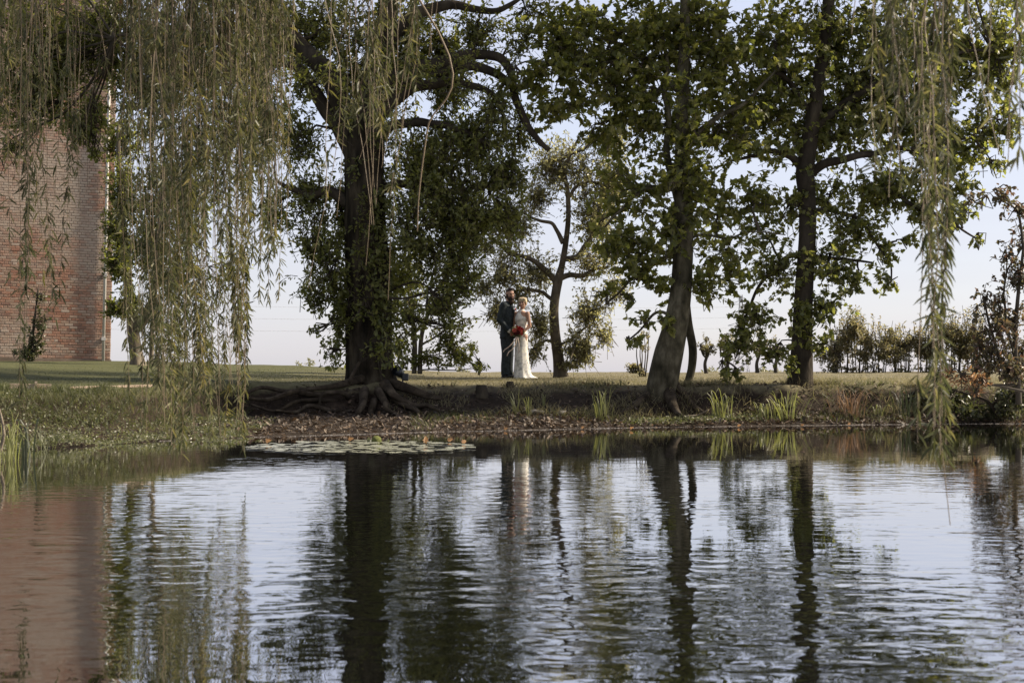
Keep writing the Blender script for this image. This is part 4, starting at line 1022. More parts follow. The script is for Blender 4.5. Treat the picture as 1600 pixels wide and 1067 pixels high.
# iris and reed clumps, every blade a leaf of its own
def clump(px, py, d, n, hpx, spread, mat, name, label, group=None, bend=.5, w=.018):
    b = P(px, py, d); b[2] = gz(b[0], d) - .02; b[2] = max(b[2], -.1)
    root = empty(name, b); tag(root, label, 'plant', group)
    for i in range(n):
        h = hpx / F * d * rng.uniform(.55, 1.08); a = rng.uniform(0, 2 * np.pi); ln = rng.uniform(.1, 1.5) * bend * h
        d2 = np.array([math.cos(a), math.sin(a) * .5, 0]); d2 = d2 / max(.75, abs(d2[0]))
        st = np.array([rng.normal() * spread * .5 + d2[0] * spread * .4, rng.normal() * spread * .5, 0])
        pth = spline([st, st + d2 * ln * .15 + (0, 0, h * .45), st + d2 * ln * .5 + (0, 0, h * .85), st + d2 * ln + (0, 0, h * (1 - .5 * min(1.3, ln / h)))], 8)
        sd = np.array([-d2[1], d2[0], 0]); sd = sd / np.linalg.norm(sd); sd = norm(sd + np.array([.6, 0, 0]) * (1 if sd[0] >= 0 else -1))
        ww = w * rng.uniform(.6, 1.2) * np.array([.8, 1, 1, .95, .85, .65, .4, .05])
        V = np.concatenate([pth - sd * ww[:, None] / 2, pth + np.array([0, -.003, 0]), pth + sd * ww[:, None] / 2])
        k = np.arange(7)
        mb = MB(); mb.add(V, np.concatenate([np.stack([k, k + 8, k + 9, k + 1], -1), np.stack([k + 8, k + 16, k + 17, k + 9], -1)])); mb.build('blade', M[mat], root)
clump(806, 645, 20.8, 8, 44, .05, 'reed', 'iris_clump', 'small iris tuft leaning left, below the dark stump in front of the couple')
clump(826, 648, 20.7, 9, 34, .04, 'reed', 'iris_clump', 'short upright iris tuft on the mud in front of the bride', None, .25)
clump(850, 634, 21.2, 5, 22, .03, 'reed', 'iris_clump', 'tiny iris tuft halfway up the grassy bank slope', None, .25)
clump(942, 645, 20.9, 22, 56, .13, 'reed', 'iris_clump', 'tall spiky iris clump midway between bride and sycamore', None, .35)
clump(1128, 648, 21.1, 26, 56, .12, 'reed', 'iris_clump', 'tall iris clump just right of the sycamore roots', None, .5)
clump(1196, 660, 21.2, 16, 36, .12, 'reed', 'iris_clump', 'smaller iris clump crowding left of the widest iris', None, .6)
clump(1228, 662, 21.3, 34, 54, .17, 'reed', 'iris_clump', 'widest arching iris clump at the water below the maple', None, .8)
clump(1330, 658, 21.7, 60, 52, .15, 'dry_reed', 'dead_reed_clump', 'collapsed clump of dead orange brown reeds', None, 1.0, .012)
clump(1372, 656, 21.8, 9, 26, .07, 'reed', 'iris_clump', 'little iris tuft beside the dead brown reeds', None, .8)
clump(1415, 655, 21.9, 16, 60, .10, 'dark_reed', 'iris_clump', 'dark iris clump behind the hanging willow tips', None, .5)
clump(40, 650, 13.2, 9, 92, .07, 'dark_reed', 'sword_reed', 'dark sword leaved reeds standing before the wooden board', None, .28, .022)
clump(14, 690, 12.6, 26, 100, .14, 'reed', 'sword_reed', 'pale tangled reeds at the near end of the left bank', None, .55, .014)
clump(66, 700, 13.9, 14, 60, .14, 'grass_green', 'sword_reed', 'grassy reeds among the weeds of the left bank', None, .6, .012)

# water lilies
lily = empty('water_lily', (P(560, 699, 15)[0], 15.0, .004))
tag(lily, 'raft of flat round water lily pads floating off the muddy beach', 'water lily')
M['pad'] = noise_mat('lily_pad', [(.3, (.08, .095, .055)), (.5, (.19, .20, .15)), (.7, (.46, .46, .42))], 14, 5, .35, .15, 30, (1, 1, 1), 1.0, .002)  # sky sheen on the pads is put into the palest colour
def pad_mesh(seed):
    r = np.random.default_rng(seed); k = 18
    a = np.linspace(R(14), 2 * np.pi - R(14), k); rad = 1 + r.normal(size=k) * .03
    V = [(0, 0, .0)] + [(math.cos(t) * q * .5, math.sin(t) * q * .5, .015 * r.uniform(-.2, 1)) for t, q in zip(a, rad)] + [(math.cos(t) * q, math.sin(t) * q, .012 + .03 * r.uniform(-.2, 1) ** 2) for t, q in zip(a, rad)]
    i = np.arange(1, k)
    mb = MB(); mb.add(V, np.concatenate([np.stack([i, i + k, i + k + 1, i + 1], -1)])); mb.add(V, np.stack([0 * i, i, i + 1], -1))
    return mb.mesh('lily_pad', M['pad'], True)
pm = [pad_mesh(s) for s in range(5)]
placed = []
tries = 0
while len(placed) < 190 and tries < 9000:
    tries += 1
    px = rng.uniform(388, 736); py = rng.uniform(689.5, 708)
    u = (px - 562) / 174; v = (py - 699) / 9.5
    if u * u + v * v > 1 or (px < 470 and py < 694) : continue
    d = EYE * F / (py - HOR); x = (px - 800) / F * d; r_ = rng.uniform(.045, .105)
    if any((x - a) ** 2 + (d - b) ** 2 < (.95 * (r_ + c)) ** 2 for a, b, c in placed): continue
    placed.append((x, d, r_))
for i, (x, y, r_) in enumerate(placed):
    o = bpy.data.objects.new('lily_pad', pm[i % 5]); COL.objects.link(o); o.parent = lily
    o.location = (x - lily.location.x, y - lily.location.y, .001 + .003 * (i % 4)); o.scale = (r_, r_, r_)
    tl = .03
    o.rotation_euler = (rng.normal() * tl, rng.normal() * tl, rng.uniform(0, 6.28))
def float_leaf(px, py, tilt, L, label, mat='orange_leaf', name='fallen_leaf', grp='fallen leaves on the water'):
    d = EYE * F / (py - HOR); x = (px - 800) / F * d
    mb = MB(); leaves(mb, np.zeros((1, 3)), np.array([[math.cos(tilt) * .6, 0, math.sin(tilt)]]), np.array([[0, -1, .5]]), np.array([L]), 'maple', 0, .5, .3)
    o = mb.build(name, M[mat]); o.location = (x, d, .018); o.rotation_euler = (0, 0, rng.uniform(-.5, .5)); tag(o, label, 'leaf', grp)
float_leaf(664, 694, 1.2, .075, 'upright orange leaf like a tiny sail on the lily pads')
for px, py in [(700, 691), (722, 694), (545, 690), (416, 693)]: float_leaf(px, py, .3, .06, 'curled brown leaf lying on the water by the lily pads')
for px, py in [(788, 673), (908, 671), (985, 672), (1153, 668), (1252, 667), (1325, 665)]: float_leaf(px, py, .4, .05, 'rusty leaf caught at the water line of the far bank')
# moss-grown post among the pads
mp0 = P(588, 692, 15.75); mp0[2] = -.25
po = empty('mossy_post', mp0); tag(po, 'short rounded post covered in green moss among the lily pads', 'post')
M['moss'] = noise_mat('moss', [(.3, (.05, .06, .015)), (.6, (.10, .11, .03)), (.8, (.15, .15, .06))], 25, 8, .95, 1, 60)
V, f = bark_tube([(0, 0, 0), (.0, 0, .2), (.002, 0, .30), (.004, 0, .33)], [.062, .062, .055, .02], 16, 16, .06, 5)
mb = MB(); mb.add(V, f); mb.build('post', M['moss'], po, True)
for i, (dx, h) in enumerate([(-.09, .07), (.13, .05), (.10, .03)]):
    mb = MB(); leaves(mb, np.array([[dx, 0, .25]]), np.array([[.1, 0, 1.0]]), np.array([[0, -1, 0]]), np.array([h]), 'oval', 0, .3, .2); mb.build('leaf', M['weed_leaf'], po)

# boards edging the left lawn, stumps, stick
M['plank'] = noise_mat('plank', [(.3, (.22, .16, .115)), (.6, (.33, .26, .2)), (.8, (.42, .35, .29))], 6, 8, .8, .5, 40, (1, 6, 6))
def board(a, b, h, t, label, stake=None):
    a = np.array(a); b = np.array(b); c = (a + b) / 2; L = np.linalg.norm(b - a)
    root = empty('wooden_board', c); tag(root, label, 'board')
    mb = MB(); box(mb, -L / 2, L / 2, -t / 2, t / 2, -h / 2, h / 2)
    o = mb.build('plank', M['plank'], root); md = o.modifiers.new('b', 'BEVEL'); md.width = .004; md.segments = 2
    if stake is not None:
        mb = MB(); box(mb, stake, stake + .03, -t / 2 - .03, -t / 2 + .002, -.25, h / 2 + .03); mb.build('stake', M['plank'], root)
    ang = math.atan2(b[1] - a[1], b[0] - a[0]); slope = math.atan2(b[2] - a[2], math.hypot(b[0] - a[0], b[1] - a[1]))
    root.rotation_euler = (0, -slope, ang)
board(P(14, 603, 16.6), P(80, 604, 16.75), .06, .04, 'short thick sawn board with a stake at the lawn edge behind the reeds', .05)
board(P(108, 606, 17.1), P(238, 602.5, 17.9), .032, .03, 'long thin board edging the lawn right of the short board')
def stump(px, py, d, wpx, hpx, label):
    b = P(px, py, d); b[2] = gz(b[0], d) - .05
    root = empty('tree_stump', b); tag(root, label, 'stump')
    r_ = wpx / F * d / 2; h = hpx / F * d
    V, f = bark_tube([(0, 0, 0), (.01, 0, h * .5), (.0, 0, h), (.0, 0, h + .05)], [r_ * 1.3, r_, r_ * .95, r_ * .8], 14, 16, .12, int(px) % 9)
    mb = MB(); mb.add(V, f); mb.build('stump', M['dark_bark'], root, True)
    V, f = bark_tube([(0, 0, h + .045), (0, 0, h + .056)], [r_ * .72, r_ * .66], 3, 14, .05, 3); mb = MB(); mb.add(V, f); mb.build('cut_top', M['root'], root)
stump(797, 612, 22.0, 14, 9, 'small dark stump on the lip of the bank before the groom')
stump(752, 628, 21.6, 20, 16, 'broken dark stump on the bank slope right of the oak roots')
for rows, lab in [([(1060, 652, 21.0), (1078, 650, 20.9), (1092, 648, 20.9), (1107, 640, 20.8)], 'pale broken stick lying on the weeds below the sycamore'),
                  ([(770, 648, 20.8), (800, 655, 20.4), (825, 668, 19.7)], 'dark fallen branch sloping down the beach to the water'),
                  ([(0, 705, 12.5), (6, 680, 12.5), (3, 655, 12.6), (-4, 630, 12.8)], 'bent pale twig rising from the water at the left bank')]:
    p_ = np.array([P(*r_) for r_ in rows]); 
    p_[:, 2] = np.maximum(p_[:, 2], [gz(a, b) + .01 for a, b in p_[:, :2]]) if 'twig' not in lab else p_[:, 2]
    V, f = bark_tube(p_, np.linspace(.018, .008, 5), 20, 7, .1, 4); mb = MB(); mb.add(V, f)
    tag(mb.build('fallen_branch', M['pale_bark'] if 'pale' in lab else M['dark_bark'], None, True, P(*rows[0])), lab, 'branch')
# pale stones in the mud
stn = Noise(77, 6)
M['stone'] = noise_mat('stone', [(.3, (.16, .14, .115)), (.7, (.30, .27, .23))], 6, 8, .9, .5, 30)
for px, py, s_, lab in [(835, 650, .09, 'flat pale stone'), (846, 647, .07, 'flat pale stone'), (879, 645, .10, 'larger pale stone')]:
    lon = np.linspace(0, 2 * np.pi, 12, endpoint=False); lat = np.linspace(-1.4, 1.4, 7)
    V = np.array([[math.cos(b) * math.cos(a), math.cos(b) * math.sin(a) * .7, math.sin(b) * .4] for b in lat for a in lon]); V = V * (1 + .13 * stn(V * .3 + px))[:, None] * s_
    V_i = np.arange(84).reshape(7, 12); q = np.stack([V_i[:-1], np.roll(V_i, -1, 1)[:-1], np.roll(V_i, -1, 1)[1:], V_i[1:]], -1).reshape(-1, 4)
    b = P(px, py, 20.9); b[2] = gz(b[0], 20.9) + .01
    mb = MB(); mb.add(V, [q, V_i[0][::-1][None], V_i[-1][None]]); o = mb.build('stone', M['stone'], None, True); o.location = tuple(b)
    tag(o, lab + ' half sunk in the leaf mud before the iris tufts', 'stone', 'pale stones in the mud')

# ------------------------------------------------------------------ the garden spotlight by the oak
M['lamp_black'] = plain('lamp_black', (.010, .013, .017), .35, .5)
M['lens'] = plain('lens_glass', (.55, .57, .55), .1, .6)
lb = P(624, 590, 21.75); lb[2] = gz(lb[0], 21.75) - .01
sp = empty('garden_spotlight', lb); tag(sp, 'small black garden spotlight with round pale lens at the foot of the oak', 'spotlight')
ax = norm(np.array([-.35, -.75, .35]))
def along(o0, stops):                     # a turned body about ax
    pts = np.array([o0 + ax * t for t, _ in stops])
    return tubes(pts[None], np.array([[r_ for _, r_ in stops]]), 20)
hc = np.array([.0, 0, .20])
V, f = along(hc, [(-.10, .02), (-.095, .05), (-.04, .062), (.05, .075), (.085, .08), (.088, .074), (.07, .07)]); mb = MB(); mb.add(V, f); hs_ = mb.build('housing', M['lamp_black'], sp, True)
V, f = along(hc, [(.071, .066), (.078, .066), (.082, .05)]); mb = MB(); mb.add(V, f); mb.build('lens', M['lens'], hs_)
mb = MB(); box(mb, .045, .14, -.05, .05, .08, .19); o = mb.build('transformer_box', M['lamp_black'], sp); md = o.modifiers.new('b', 'BEVEL'); md.width = .012; md.segments = 3
V, f = tubes(np.array([[(.05, 0, -.1), (.05, 0, .10), (.02, 0, .17)]]), np.array([[.008, .012, .014]]), 8); mb = MB(); mb.add(V, f); mb.build('stake', M['lamp_black'], sp)

# ------------------------------------------------------------------ the couple
def ellip(c, r, yaw=0, n=16):
    la = np.linspace(-np.pi / 2, np.pi / 2, n // 2 + 1)[1:-1]; lo = np.linspace(0, 2 * np.pi, n, endpoint=False)
    V = np.array([[math.cos(a) * math.cos(b) * r[0], math.cos(a) * math.sin(b) * r[1], math.sin(a) * r[2]] for a in la for b in lo])
    V = np.vstack([V, [[0, 0, -r[2]], [0, 0, r[2]]]])
    cy, sy = math.cos(yaw), math.sin(yaw); V = V @ np.array([[cy, sy, 0], [-sy, cy, 0], [0, 0, 1]]) + np.array(c)
    m_ = len(la); I = np.arange(m_ * n).reshape(m_, n); J_ = np.roll(I, -1, 1)
    q = np.stack([I[:-1], J_[:-1], J_[1:], I[1:]], -1).reshape(-1, 4)
    t = np.concatenate([np.stack([np.full(n, m_ * n), J_[0], I[0]], -1), np.stack([I[-1], J_[-1], np.full(n, m_ * n + 1)], -1)])
    return V, [q, t]
def cap(a, b, ra, rb, n=12):
    a = np.array(a, float); b = np.array(b, float); u = norm(b - a); L = np.linalg.norm(b - a)
    st = [(-ra * .999, .02 * ra), (-ra * .8, ra * .6), (-ra * .4, ra * .917), (0, ra), (L, rb), (L + rb * .4, rb * .917), (L + rb * .8, rb * .6), (L + rb * .999, .02 * rb)]
    return tubes(np.array([[a + u * t for t, _ in st]]), np.array([[r_ for _, r_ in st]]), n)
def loft(rings, n=24, fold=None):
    """rings: (x, y, z, half width, half depth, yaw)"""
    a = np.arange(n) / n * 2 * np.pi; V = []
    for i, (x, y, z, w, dd, yaw) in enumerate(rings):
        m_ = np.ones(n) if fold is None else 1 + fold(a, i / (len(rings) - 1))
        lx, ly = np.cos(a) * w * m_, np.sin(a) * dd * m_
        V.append(np.stack([x + lx * math.cos(yaw) - ly * math.sin(yaw), y + lx * math.sin(yaw) + ly * math.cos(yaw), np.full(n, z)], -1))
    V = np.concatenate(V); I = np.arange(len(V)).reshape(-1, n); J_ = np.roll(I, -1, 1)
    return V, [np.stack([I[:-1], J_[:-1], J_[1:], I[1:]], -1).reshape(-1, 4), I[0][::-1][None], I[-1][None]]
def smooth_rings(rings, k=4):
    r_ = spline(np.array(rings, float), len(rings) * k); return [tuple(x) for x in r_]
def fuse(parts, name, mat, parent, voxel=.008, smooth=6):
    """join overlapping closed shapes into one continuous skin"""
    mb = MB()
    for V, f in parts: mb.add(V, f)
    o = mb.build('tmp', mat)
    md = o.modifiers.new('r', 'REMESH'); md.mode = 'VOXEL'; md.voxel_size = voxel; md.use_smooth_shade = True
    if smooth: sm = o.modifiers.new('s', 'SMOOTH'); sm.iterations = smooth; sm.factor = .5
    dg = bpy.context.evaluated_depsgraph_get()
    me = bpy.data.meshes.new_from_object(o.evaluated_get(dg)); me.name = name
    bpy.data.objects.remove(o)
    me.materials.clear(); me.materials.append(mat)
    for p_ in me.polygons: p_.use_smooth = True
    r_ = bpy.data.objects.new(name, me); COL.objects.link(r_); r_.parent = parent
    return r_
def hand(wrist, d, side, nrm, thumb_sgn=1, curl=1.0):
    """palm, four curled fingers of unequal length and a thumb leaving the side of the palm"""
    d, nrm = norm(np.array(d, float)), norm(np.array(nrm, float)); s = norm(np.cross(d, nrm)) * side
    nrm = norm(np.cross(s, d)) * (1 if np.dot(np.cross(s, d), nrm) > 0 else -1)
    w = np.array(wrist, float); parts = []
    for k in (-1.5, -.5, .5, 1.5):
        parts.append(cap(w, w + d * .085 + s * k * .019, .016, .0125, 8))
    for k, ln in ((-1.5, .062), (-.5, .076), (.5, .08), (1.5, .07)):
        q = w + d * .088 + s * k * .021
        a1, a2, a3 = .45 * curl, 1.1 * curl, 1.75 * curl
        for an, fr in ((a1, .42), (a2, .33), (a3, .25)):
            q2 = q + (d * math.cos(an) + nrm * math.sin(an)) * ln * fr
            parts.append(cap(q, q2, .0095, .0085, 8)); q = q2
    t0_ = w + d * .025 + s * .026 * thumb_sgn
    t1_ = t0_ + (d * .6 + s * .65 * thumb_sgn + nrm * .45) * .045; t2_ = t1_ + (d * .8 + s * .1 * thumb_sgn + nrm * .6) * .035
    parts += [cap(t0_, t1_, .013, .011, 8), cap(t1_, t2_, .0105, .009, 8)]
    return parts
M['skin'] = plain('skin', (.42, .25, .18), .55, .3)
M['skin_b'] = plain('skin_bride', (.45, .27, .19), .5, .3)
def cloth(name, c, c2, sc_, rough=.85):
    return noise_mat(name, [(.35, c), (.65, c2)], sc_, 4, rough, .4, sc_ * 2, (1, 1, 1), .2, .004)
M['suit'] = cloth('suit_tweed', (.022, .028, .033), (.042, .052, .058), 60)
M['trouser'] = cloth('trouser_tweed', (.026, .032, .038), (.046, .056, .062), 60)
M['shirt'] = cloth('white_shirt', (.62, .60, .56), (.7, .68, .64), 20, .7)
M['tie'] = cloth('dark_tie', (.010, .014, .02), (.02, .026, .034), 40)
M['shoe'] = plain('black_shoe', (.012, .012, .014), .3, .5)
M['beard'] = noise_mat('beard_hair', [(.3, (.016, .010, .007)), (.7, (.045, .027, .018))], 60, 6, .8, 1, 120, (1, 1, .3), .3, .006)
M['hair'] = noise_mat('dark_hair', [(.3, (.018, .013, .010)), (.7, (.045, .033, .025))], 60, 6, .7, 1, 120, (1, 1, .4), .3, .004)
M['blonde'] = noise_mat('blonde_hair', [(.3, (.42, .32, .19)), (.7, (.62, .52, .36))], 40, 6, .6, 1, 90, (1, 1, .5), .3, .006)
M['dress'] = noise_mat('dress_lace', [(.35, (.74, .72, .67)), (.65, (.83, .81, .76))], 45, 5, .8, .5, 70, (1, 1, 1), .25, .004)
M['eye'] = plain('eye_dark', (.02, .015, .012), .2, .6)
M['lip'] = plain('lips', (.36, .14, .12), .5)

def head_parts(c, yaw, s=1.0, chin=1.0):
    """skull, jaw, brow, nose and ears; the face looks along yaw (0 = towards -Y)"""
    c = np.array(c, float); f_ = np.array([math.sin(yaw), -math.cos(yaw), 0]); r_ = np.array([math.cos(yaw), math.sin(yaw), 0]); u = np.array([0, 0, 1.])
    L = lambda a, b, z: c + (f_ * a + r_ * b + u * z) * s
    pr = [ellip(L(-.012, 0, .03), np.array([.077, .095, .088]) * s, yaw), ellip(L(.012, 0, -.035), np.array([.064, .075, .082]) * s, yaw), ellip(L(.035, 0, -.085), np.array([.036, .038, .03]) * s * chin, yaw),
          ellip(L(.072, 0, .028), np.array([.052, .02, .013]) * s, yaw), cap(L(.083, 0, .012), L(.104, 0, -.022), .0085 * s, .014 * s, 8), ellip(L(.06, .035, -.02), np.array([.024, .02, .024]) * s, yaw), ellip(L(.06, -.035, -.02), np.array([.024, .02, .024]) * s, yaw),
          ellip(L(.078, 0, -.062), np.array([.024, .012, .012]) * s, yaw)]
    for q in (-1, 1): pr.append(ellip(L(-.005, .079 * q, -.008), np.array([.012, .02, .032]) * s, yaw))
    return pr, L
def small(V_f, name, mat, parent):
    mb = MB(); mb.add(*V_f); return mb.build(name, mat, parent, True)

# --- groom
gx, gy = (792.5 - 800) / F * 29.05, 29.05
gb = np.array([gx, gy, gz(gx, gy)])
gr = empty('person', gb); tag(gr, 'bearded man in a dark navy suit standing close behind the bouquet', 'person')
GY_ = R(-16)                                   # chest turned towards the bride, a little to the camera
fw = np.array([math.cos(GY_), math.sin(GY_), 0]); rt = np.array([math.sin(GY_), -math.cos(GY_), 0])
g_ = lambda a, b, z: fw * a + rt * b + np.array([0, 0, z])
yawr = math.atan2(rt[1], rt[0])
hp, HL_ = head_parts((.062, -.03, 1.700), R(24), 1.04)
RS, RE, RW = g_(-.02, .185, 1.475), g_(-.10, .235, 1.185), np.array([.055, -.235, .945])
LS, LE, LW = g_(.0, -.185, 1.475), g_(.06, -.26, 1.2), g_(.22, -.22, 1.06)
tor = smooth_rings([(0, 0, .90, .155, .10, yawr), (0, 0, 1.05, .15, .10, yawr), (0, 0, 1.25, .175, .112, yawr), (0, 0, 1.40, .185, .11, yawr), (0, 0, 1.50, .11, .08, yawr), (.01, 0, 1.55, .06, .06, yawr)])
rh = hand(RW, (.75, -.25, -.55), 1, (.3, .9, .0), -1, .9); lh = hand(LW, fw, 1, -rt, 1, .5)
legs = []
for q in (-1, 1):
    legs += [cap(g_(0, .085 * q, .90), g_(.015, .095 * q, .50), .085, .055), cap(g_(.015, .095 * q, .50), g_(-.015, .10 * q, .09), .052, .036), cap(g_(-.03, .10 * q, .05), g_(.14, .115 * q, .035), .035, .03)]
fuse(hp + [cap((.02, -.01, 1.50), (.045, -.022, 1.62), .060, .056), loft(tor), cap(RS, RE, .055, .042), cap(RE, RW, .042, .028), cap(LS, LE, .055, .042), cap(LE, LW, .042, .028)] + rh + lh + legs, 'body', M['skin'], gr, .0065, 3)
jk = smooth_rings([(0, 0, .80, .205, .150, yawr), (0, 0, .90, .198, .145, yawr), (0, 0, 1.06, .182, .132, yawr), (0, 0, 1.22, .198, .140, yawr), (0, 0, 1.38, .208, .138, yawr), (-.004, 0, 1.47, .185, .115, yawr), (0, 0, 1.54, .095, .085, yawr), (.005, 0, 1.57, .078, .074, yawr)])
jp = [loft(jk, 32), cap(RS, RE, .082, .062), cap(RE, RE + (RW - RE) * .86, .062, .048), cap(LS, LE, .082, .062), cap(LE, LE + (LW - LE) * .86, .062, .048)]
jac = fuse(jp, 'jacket', M['suit'], gr, .011, 5)
# lapels, shirt front and tie lie on the chest
def chest(b, z, lift): return g_(.140 * math.sqrt(max(0, 1 - (b / .205) ** 2)) + lift - .10 * max(0, (z - 1.38) / .16) ** 1.5 * .9, b, z)
V = [chest(-.035, 1.50, .012), chest(.035, 1.50, .012), chest(.028, 1.40, .008), chest(.0, 1.26, .006), chest(-.028, 1.40, .008)]
mb = MB(); mb.add(V, np.array([[0, 1, 2, 3, 4]])); o = mb.build('shirt_front', M['shirt'], gr); md = o.modifiers.new('s', 'SOLIDIFY'); md.thickness = .006
V = [chest(-.018, 1.50, .02), chest(.018, 1.50, .02), chest(.022, 1.36, .017), chest(.0, 1.25, .012), chest(-.022, 1.36, .017)]
mb = MB(); mb.add(V, np.array([[0, 1, 2, 3, 4]])); o = mb.build('tie', M['tie'], gr); md = o.modifiers.new('s', 'SOLIDIFY'); md.thickness = .008
for q in (-1, 1):
    V = [chest(.04 * q, 1.52, .016), chest(.085 * q, 1.47, .016), chest(.095 * q, 1.40, .014), chest(.07 * q, 1.385, .014), chest(.08 * q, 1.37, .014), chest(.004 * q, 1.23, .012), chest(.028 * q, 1.40, .014)]
    mb = MB(); mb.add(V, np.array([list(range(7)) if q > 0 else list(range(7))[::-1]])); o = mb.build('lapel', M['suit'], jac); md = o.modifiers.new('s', 'SOLIDIFY'); md.thickness = .008
small(cap(RE + (RW - RE) * .86, RE + (RW - RE) * .97, .044, .041), 'shirt_cuff', M['shirt'], gr)
tp = [loft(smooth_rings([(0, 0, .74, .15, .125, yawr), (0, 0, .86, .165, .125, yawr), (0, 0, .98, .155, .115, yawr)]), 24)]
for q in (-1, 1):
    tp.append(loft(smooth_rings([tuple(g_(.0, .10 * q, .06)) + (.076, .100, yawr), tuple(g_(-.005, .098 * q, .25)) + (.080, .098, yawr), tuple(g_(.01, .092 * q, .5)) + (.088, .100, yawr), tuple(g_(.0, .085 * q, .75)) + (.096, .118, yawr), tuple(g_(0, .08 * q, .9)) + (.098, .12, yawr)]), 24))
fuse(tp, 'trousers', M['trouser'], gr, .011, 4)
for q in (-1, 1):
    sh = [ellip(g_(-.04, .10 * q, .045), (.05, .055, .05), yawr), ellip(g_(.08, .11 * q, .036), (.050, .10, .036), yawr), loft([tuple(g_(.03, .106 * q, .0)) + (.048, .14, yawr), tuple(g_(.03, .106 * q, .018)) + (.05, .145, yawr)], 24)]
    fuse(sh, 'shoe', M['shoe'], gr, .008, 2)
bd = [ellip(HL_(.045, 0, -.085), (.072, .062, .055), R(24)), ellip(HL_(.06, 0, -.145), (.058, .045, .062), R(24)), ellip(HL_(.085, 0, -.05), (.038, .02, .012), R(24))]
for q in (-1, 1): bd.append(cap(HL_(.005, .074 * q, .0), HL_(.03, .062 * q, -.07), .016, .026))
beard = fuse(bd, 'beard', M['beard'], gr, .006, 2)
small(ellip(HL_(.103, 0, -.064), (.021, .006, .006), R(24), 10), 'mouth', M['lip'], gr)
hr = [ellip(HL_(-.02, 0, .062), (.082, .098, .068), R(24)), ellip(HL_(-.05, 0, .02), (.080, .072, .085), R(24)), ellip(HL_(.03, 0, .112), (.058, .055, .022), R(24))]
fuse(hr, 'hair', M['hair'], gr, .007, 2)
for q in (-1, 1):
    small(ellip(HL_(.078, .031 * q, .006), (.013, .006, .0065), R(24), 10), 'eye', M['eye'], gr)
    small(cap(HL_(.090, .018 * q, .026), HL_(.080, .048 * q, .027), .005, .004, 6), 'eyebrow', M['hair'], gr)
bt = []
for k in range(5): bt.append(ellip(chest(-.075 + .014 * math.cos(k * 1.26), 1.405 + .014 * math.sin(k * 1.26), .03), (.014, .012, .014), 0, 8))
M['red_petal'] = plain('red_petal', (.40, .03, .03), .6); M['pink_petal'] = plain('salmon_petal', (.55, .14, .10), .6); M['peach_petal'] = plain('peach_petal', (.62, .38, .25), .6); M['dark_petal'] = plain('burgundy_petal', (.10, .012, .018), .6)
fuse(bt, 'buttonhole_flower', M['red_petal'], gr, .006, 1)

# --- bride
bx_, by_ = (814.5 - 800) / F * 28.95, 28.95
bb = np.array([bx_, by_, gz(bx_, by_)])
br = empty('person', bb); tag(br, 'smiling woman with short blonde hair in a long sleeveless white wedding dress', 'person')
BYW = R(-36)                                   # faces the camera, turned slightly to the groom
fb = np.array([math.sin(BYW), -math.cos(BYW), 0]); rb_ = np.array([math.cos(BYW), math.sin(BYW), 0])
b_ = lambda a, r_, z: fb * a + rb_ * r_ + np.array([0, 0, z])
hp, HB = head_parts((.028, -.02, 1.520), R(-18), .95, .9)
S1, E1, W1 = b_(-.01, .150, 1.315), b_(-.02, .200, 1.05), b_(.17, .085, .885)
S2, E2, W2 = b_(.0, -.145, 1.315), b_(.02, -.19, 1.06), b_(.2, -.03, .90)
tor = smooth_rings([(0, 0, .84, .15, .11, BYW), (0, 0, .98, .11, .085, BYW), (0, 0, 1.08, .108, .085, BYW), (0, 0, 1.2, .13, .105, BYW), (0, 0, 1.32, .135, .08, BYW), (.0, 0, 1.37, .065, .055, BYW), (.01, 0, 1.40, .045, .045, BYW)])
legs = []
for q in (-1, 1): legs += [cap(b_(0, .07 * q, .84), b_(.01, .06 * q, .45), .075, .05), cap(b_(.01, .06 * q, .45), b_(0, .06 * q, .06), .046, .03), cap(b_(-.01, .06 * q, .03), b_(.11, .07 * q, .02), .026, .022)]
fuse(hp + [cap((.01, -.005, 1.36), (.024, -.012, 1.46), .044, .042), loft(tor), cap(S1, E1, .043, .034), cap(E1, W1, .034, .022), cap(S2, E2, .043, .034), cap(E2, W2, .034, .022)] + hand(W1, (-.35, -.45, .35), 1, (-.5, .4, .2), 1, 1.0) + hand(W2, (.2, -.6, .3), 1, (.5, .2, .2), -1, 1.0) + legs, 'body', M['skin_b'], br, .0065, 3)
dt = smooth_rings([(0, 0, .88, .138, .110, BYW), (0, 0, .99, .118, .094, BYW), (0, 0, 1.08, .116, .094, BYW), (0, 0, 1.19, .138, .120, BYW), (0, 0, 1.26, .126, .105, BYW), (0, 0, 1.33, .078, .084, BYW), (.006, 0, 1.375, .058, .056, BYW), (.008, 0, 1.395, .054, .052, BYW)])
V, f = loft(dt, 32); mb = MB(); mb.add(V, f[:1]); o = mb.build('bodice', M['dress'], br, True); md = o.modifiers.new('s', 'SOLIDIFY'); md.thickness = .006
fold = lambda a, t: (.02 + .075 * (1 - t) ** 1.5) * (np.cos(a * 9 + 1.3 + t * 2) * .6 + np.cos(a * 5 - t * 3) * .6) * (1 - t)
sk = smooth_rings([(.06, .05, .004, .25, .25, BYW), (.045, .03, .02, .215, .22, BYW), (.03, .02, .08, .182, .19, BYW), (.015, .01, .25, .152, .160, BYW), (.005, 0, .50, .136, .14, BYW), (0, 0, .72, .137, .13, BYW), (0, 0, .86, .134, .116, BYW), (0, 0, .97, .116, .097, BYW), (0, 0, 1.02, .115, .095, BYW)], 5)
V, f = loft(sk, 72, fold); mb = MB(); mb.add(V, f[:1]); o = mb.build('skirt', M['dress'], br, True); md = o.modifiers.new('s', 'SOLIDIFY'); md.thickness = .006
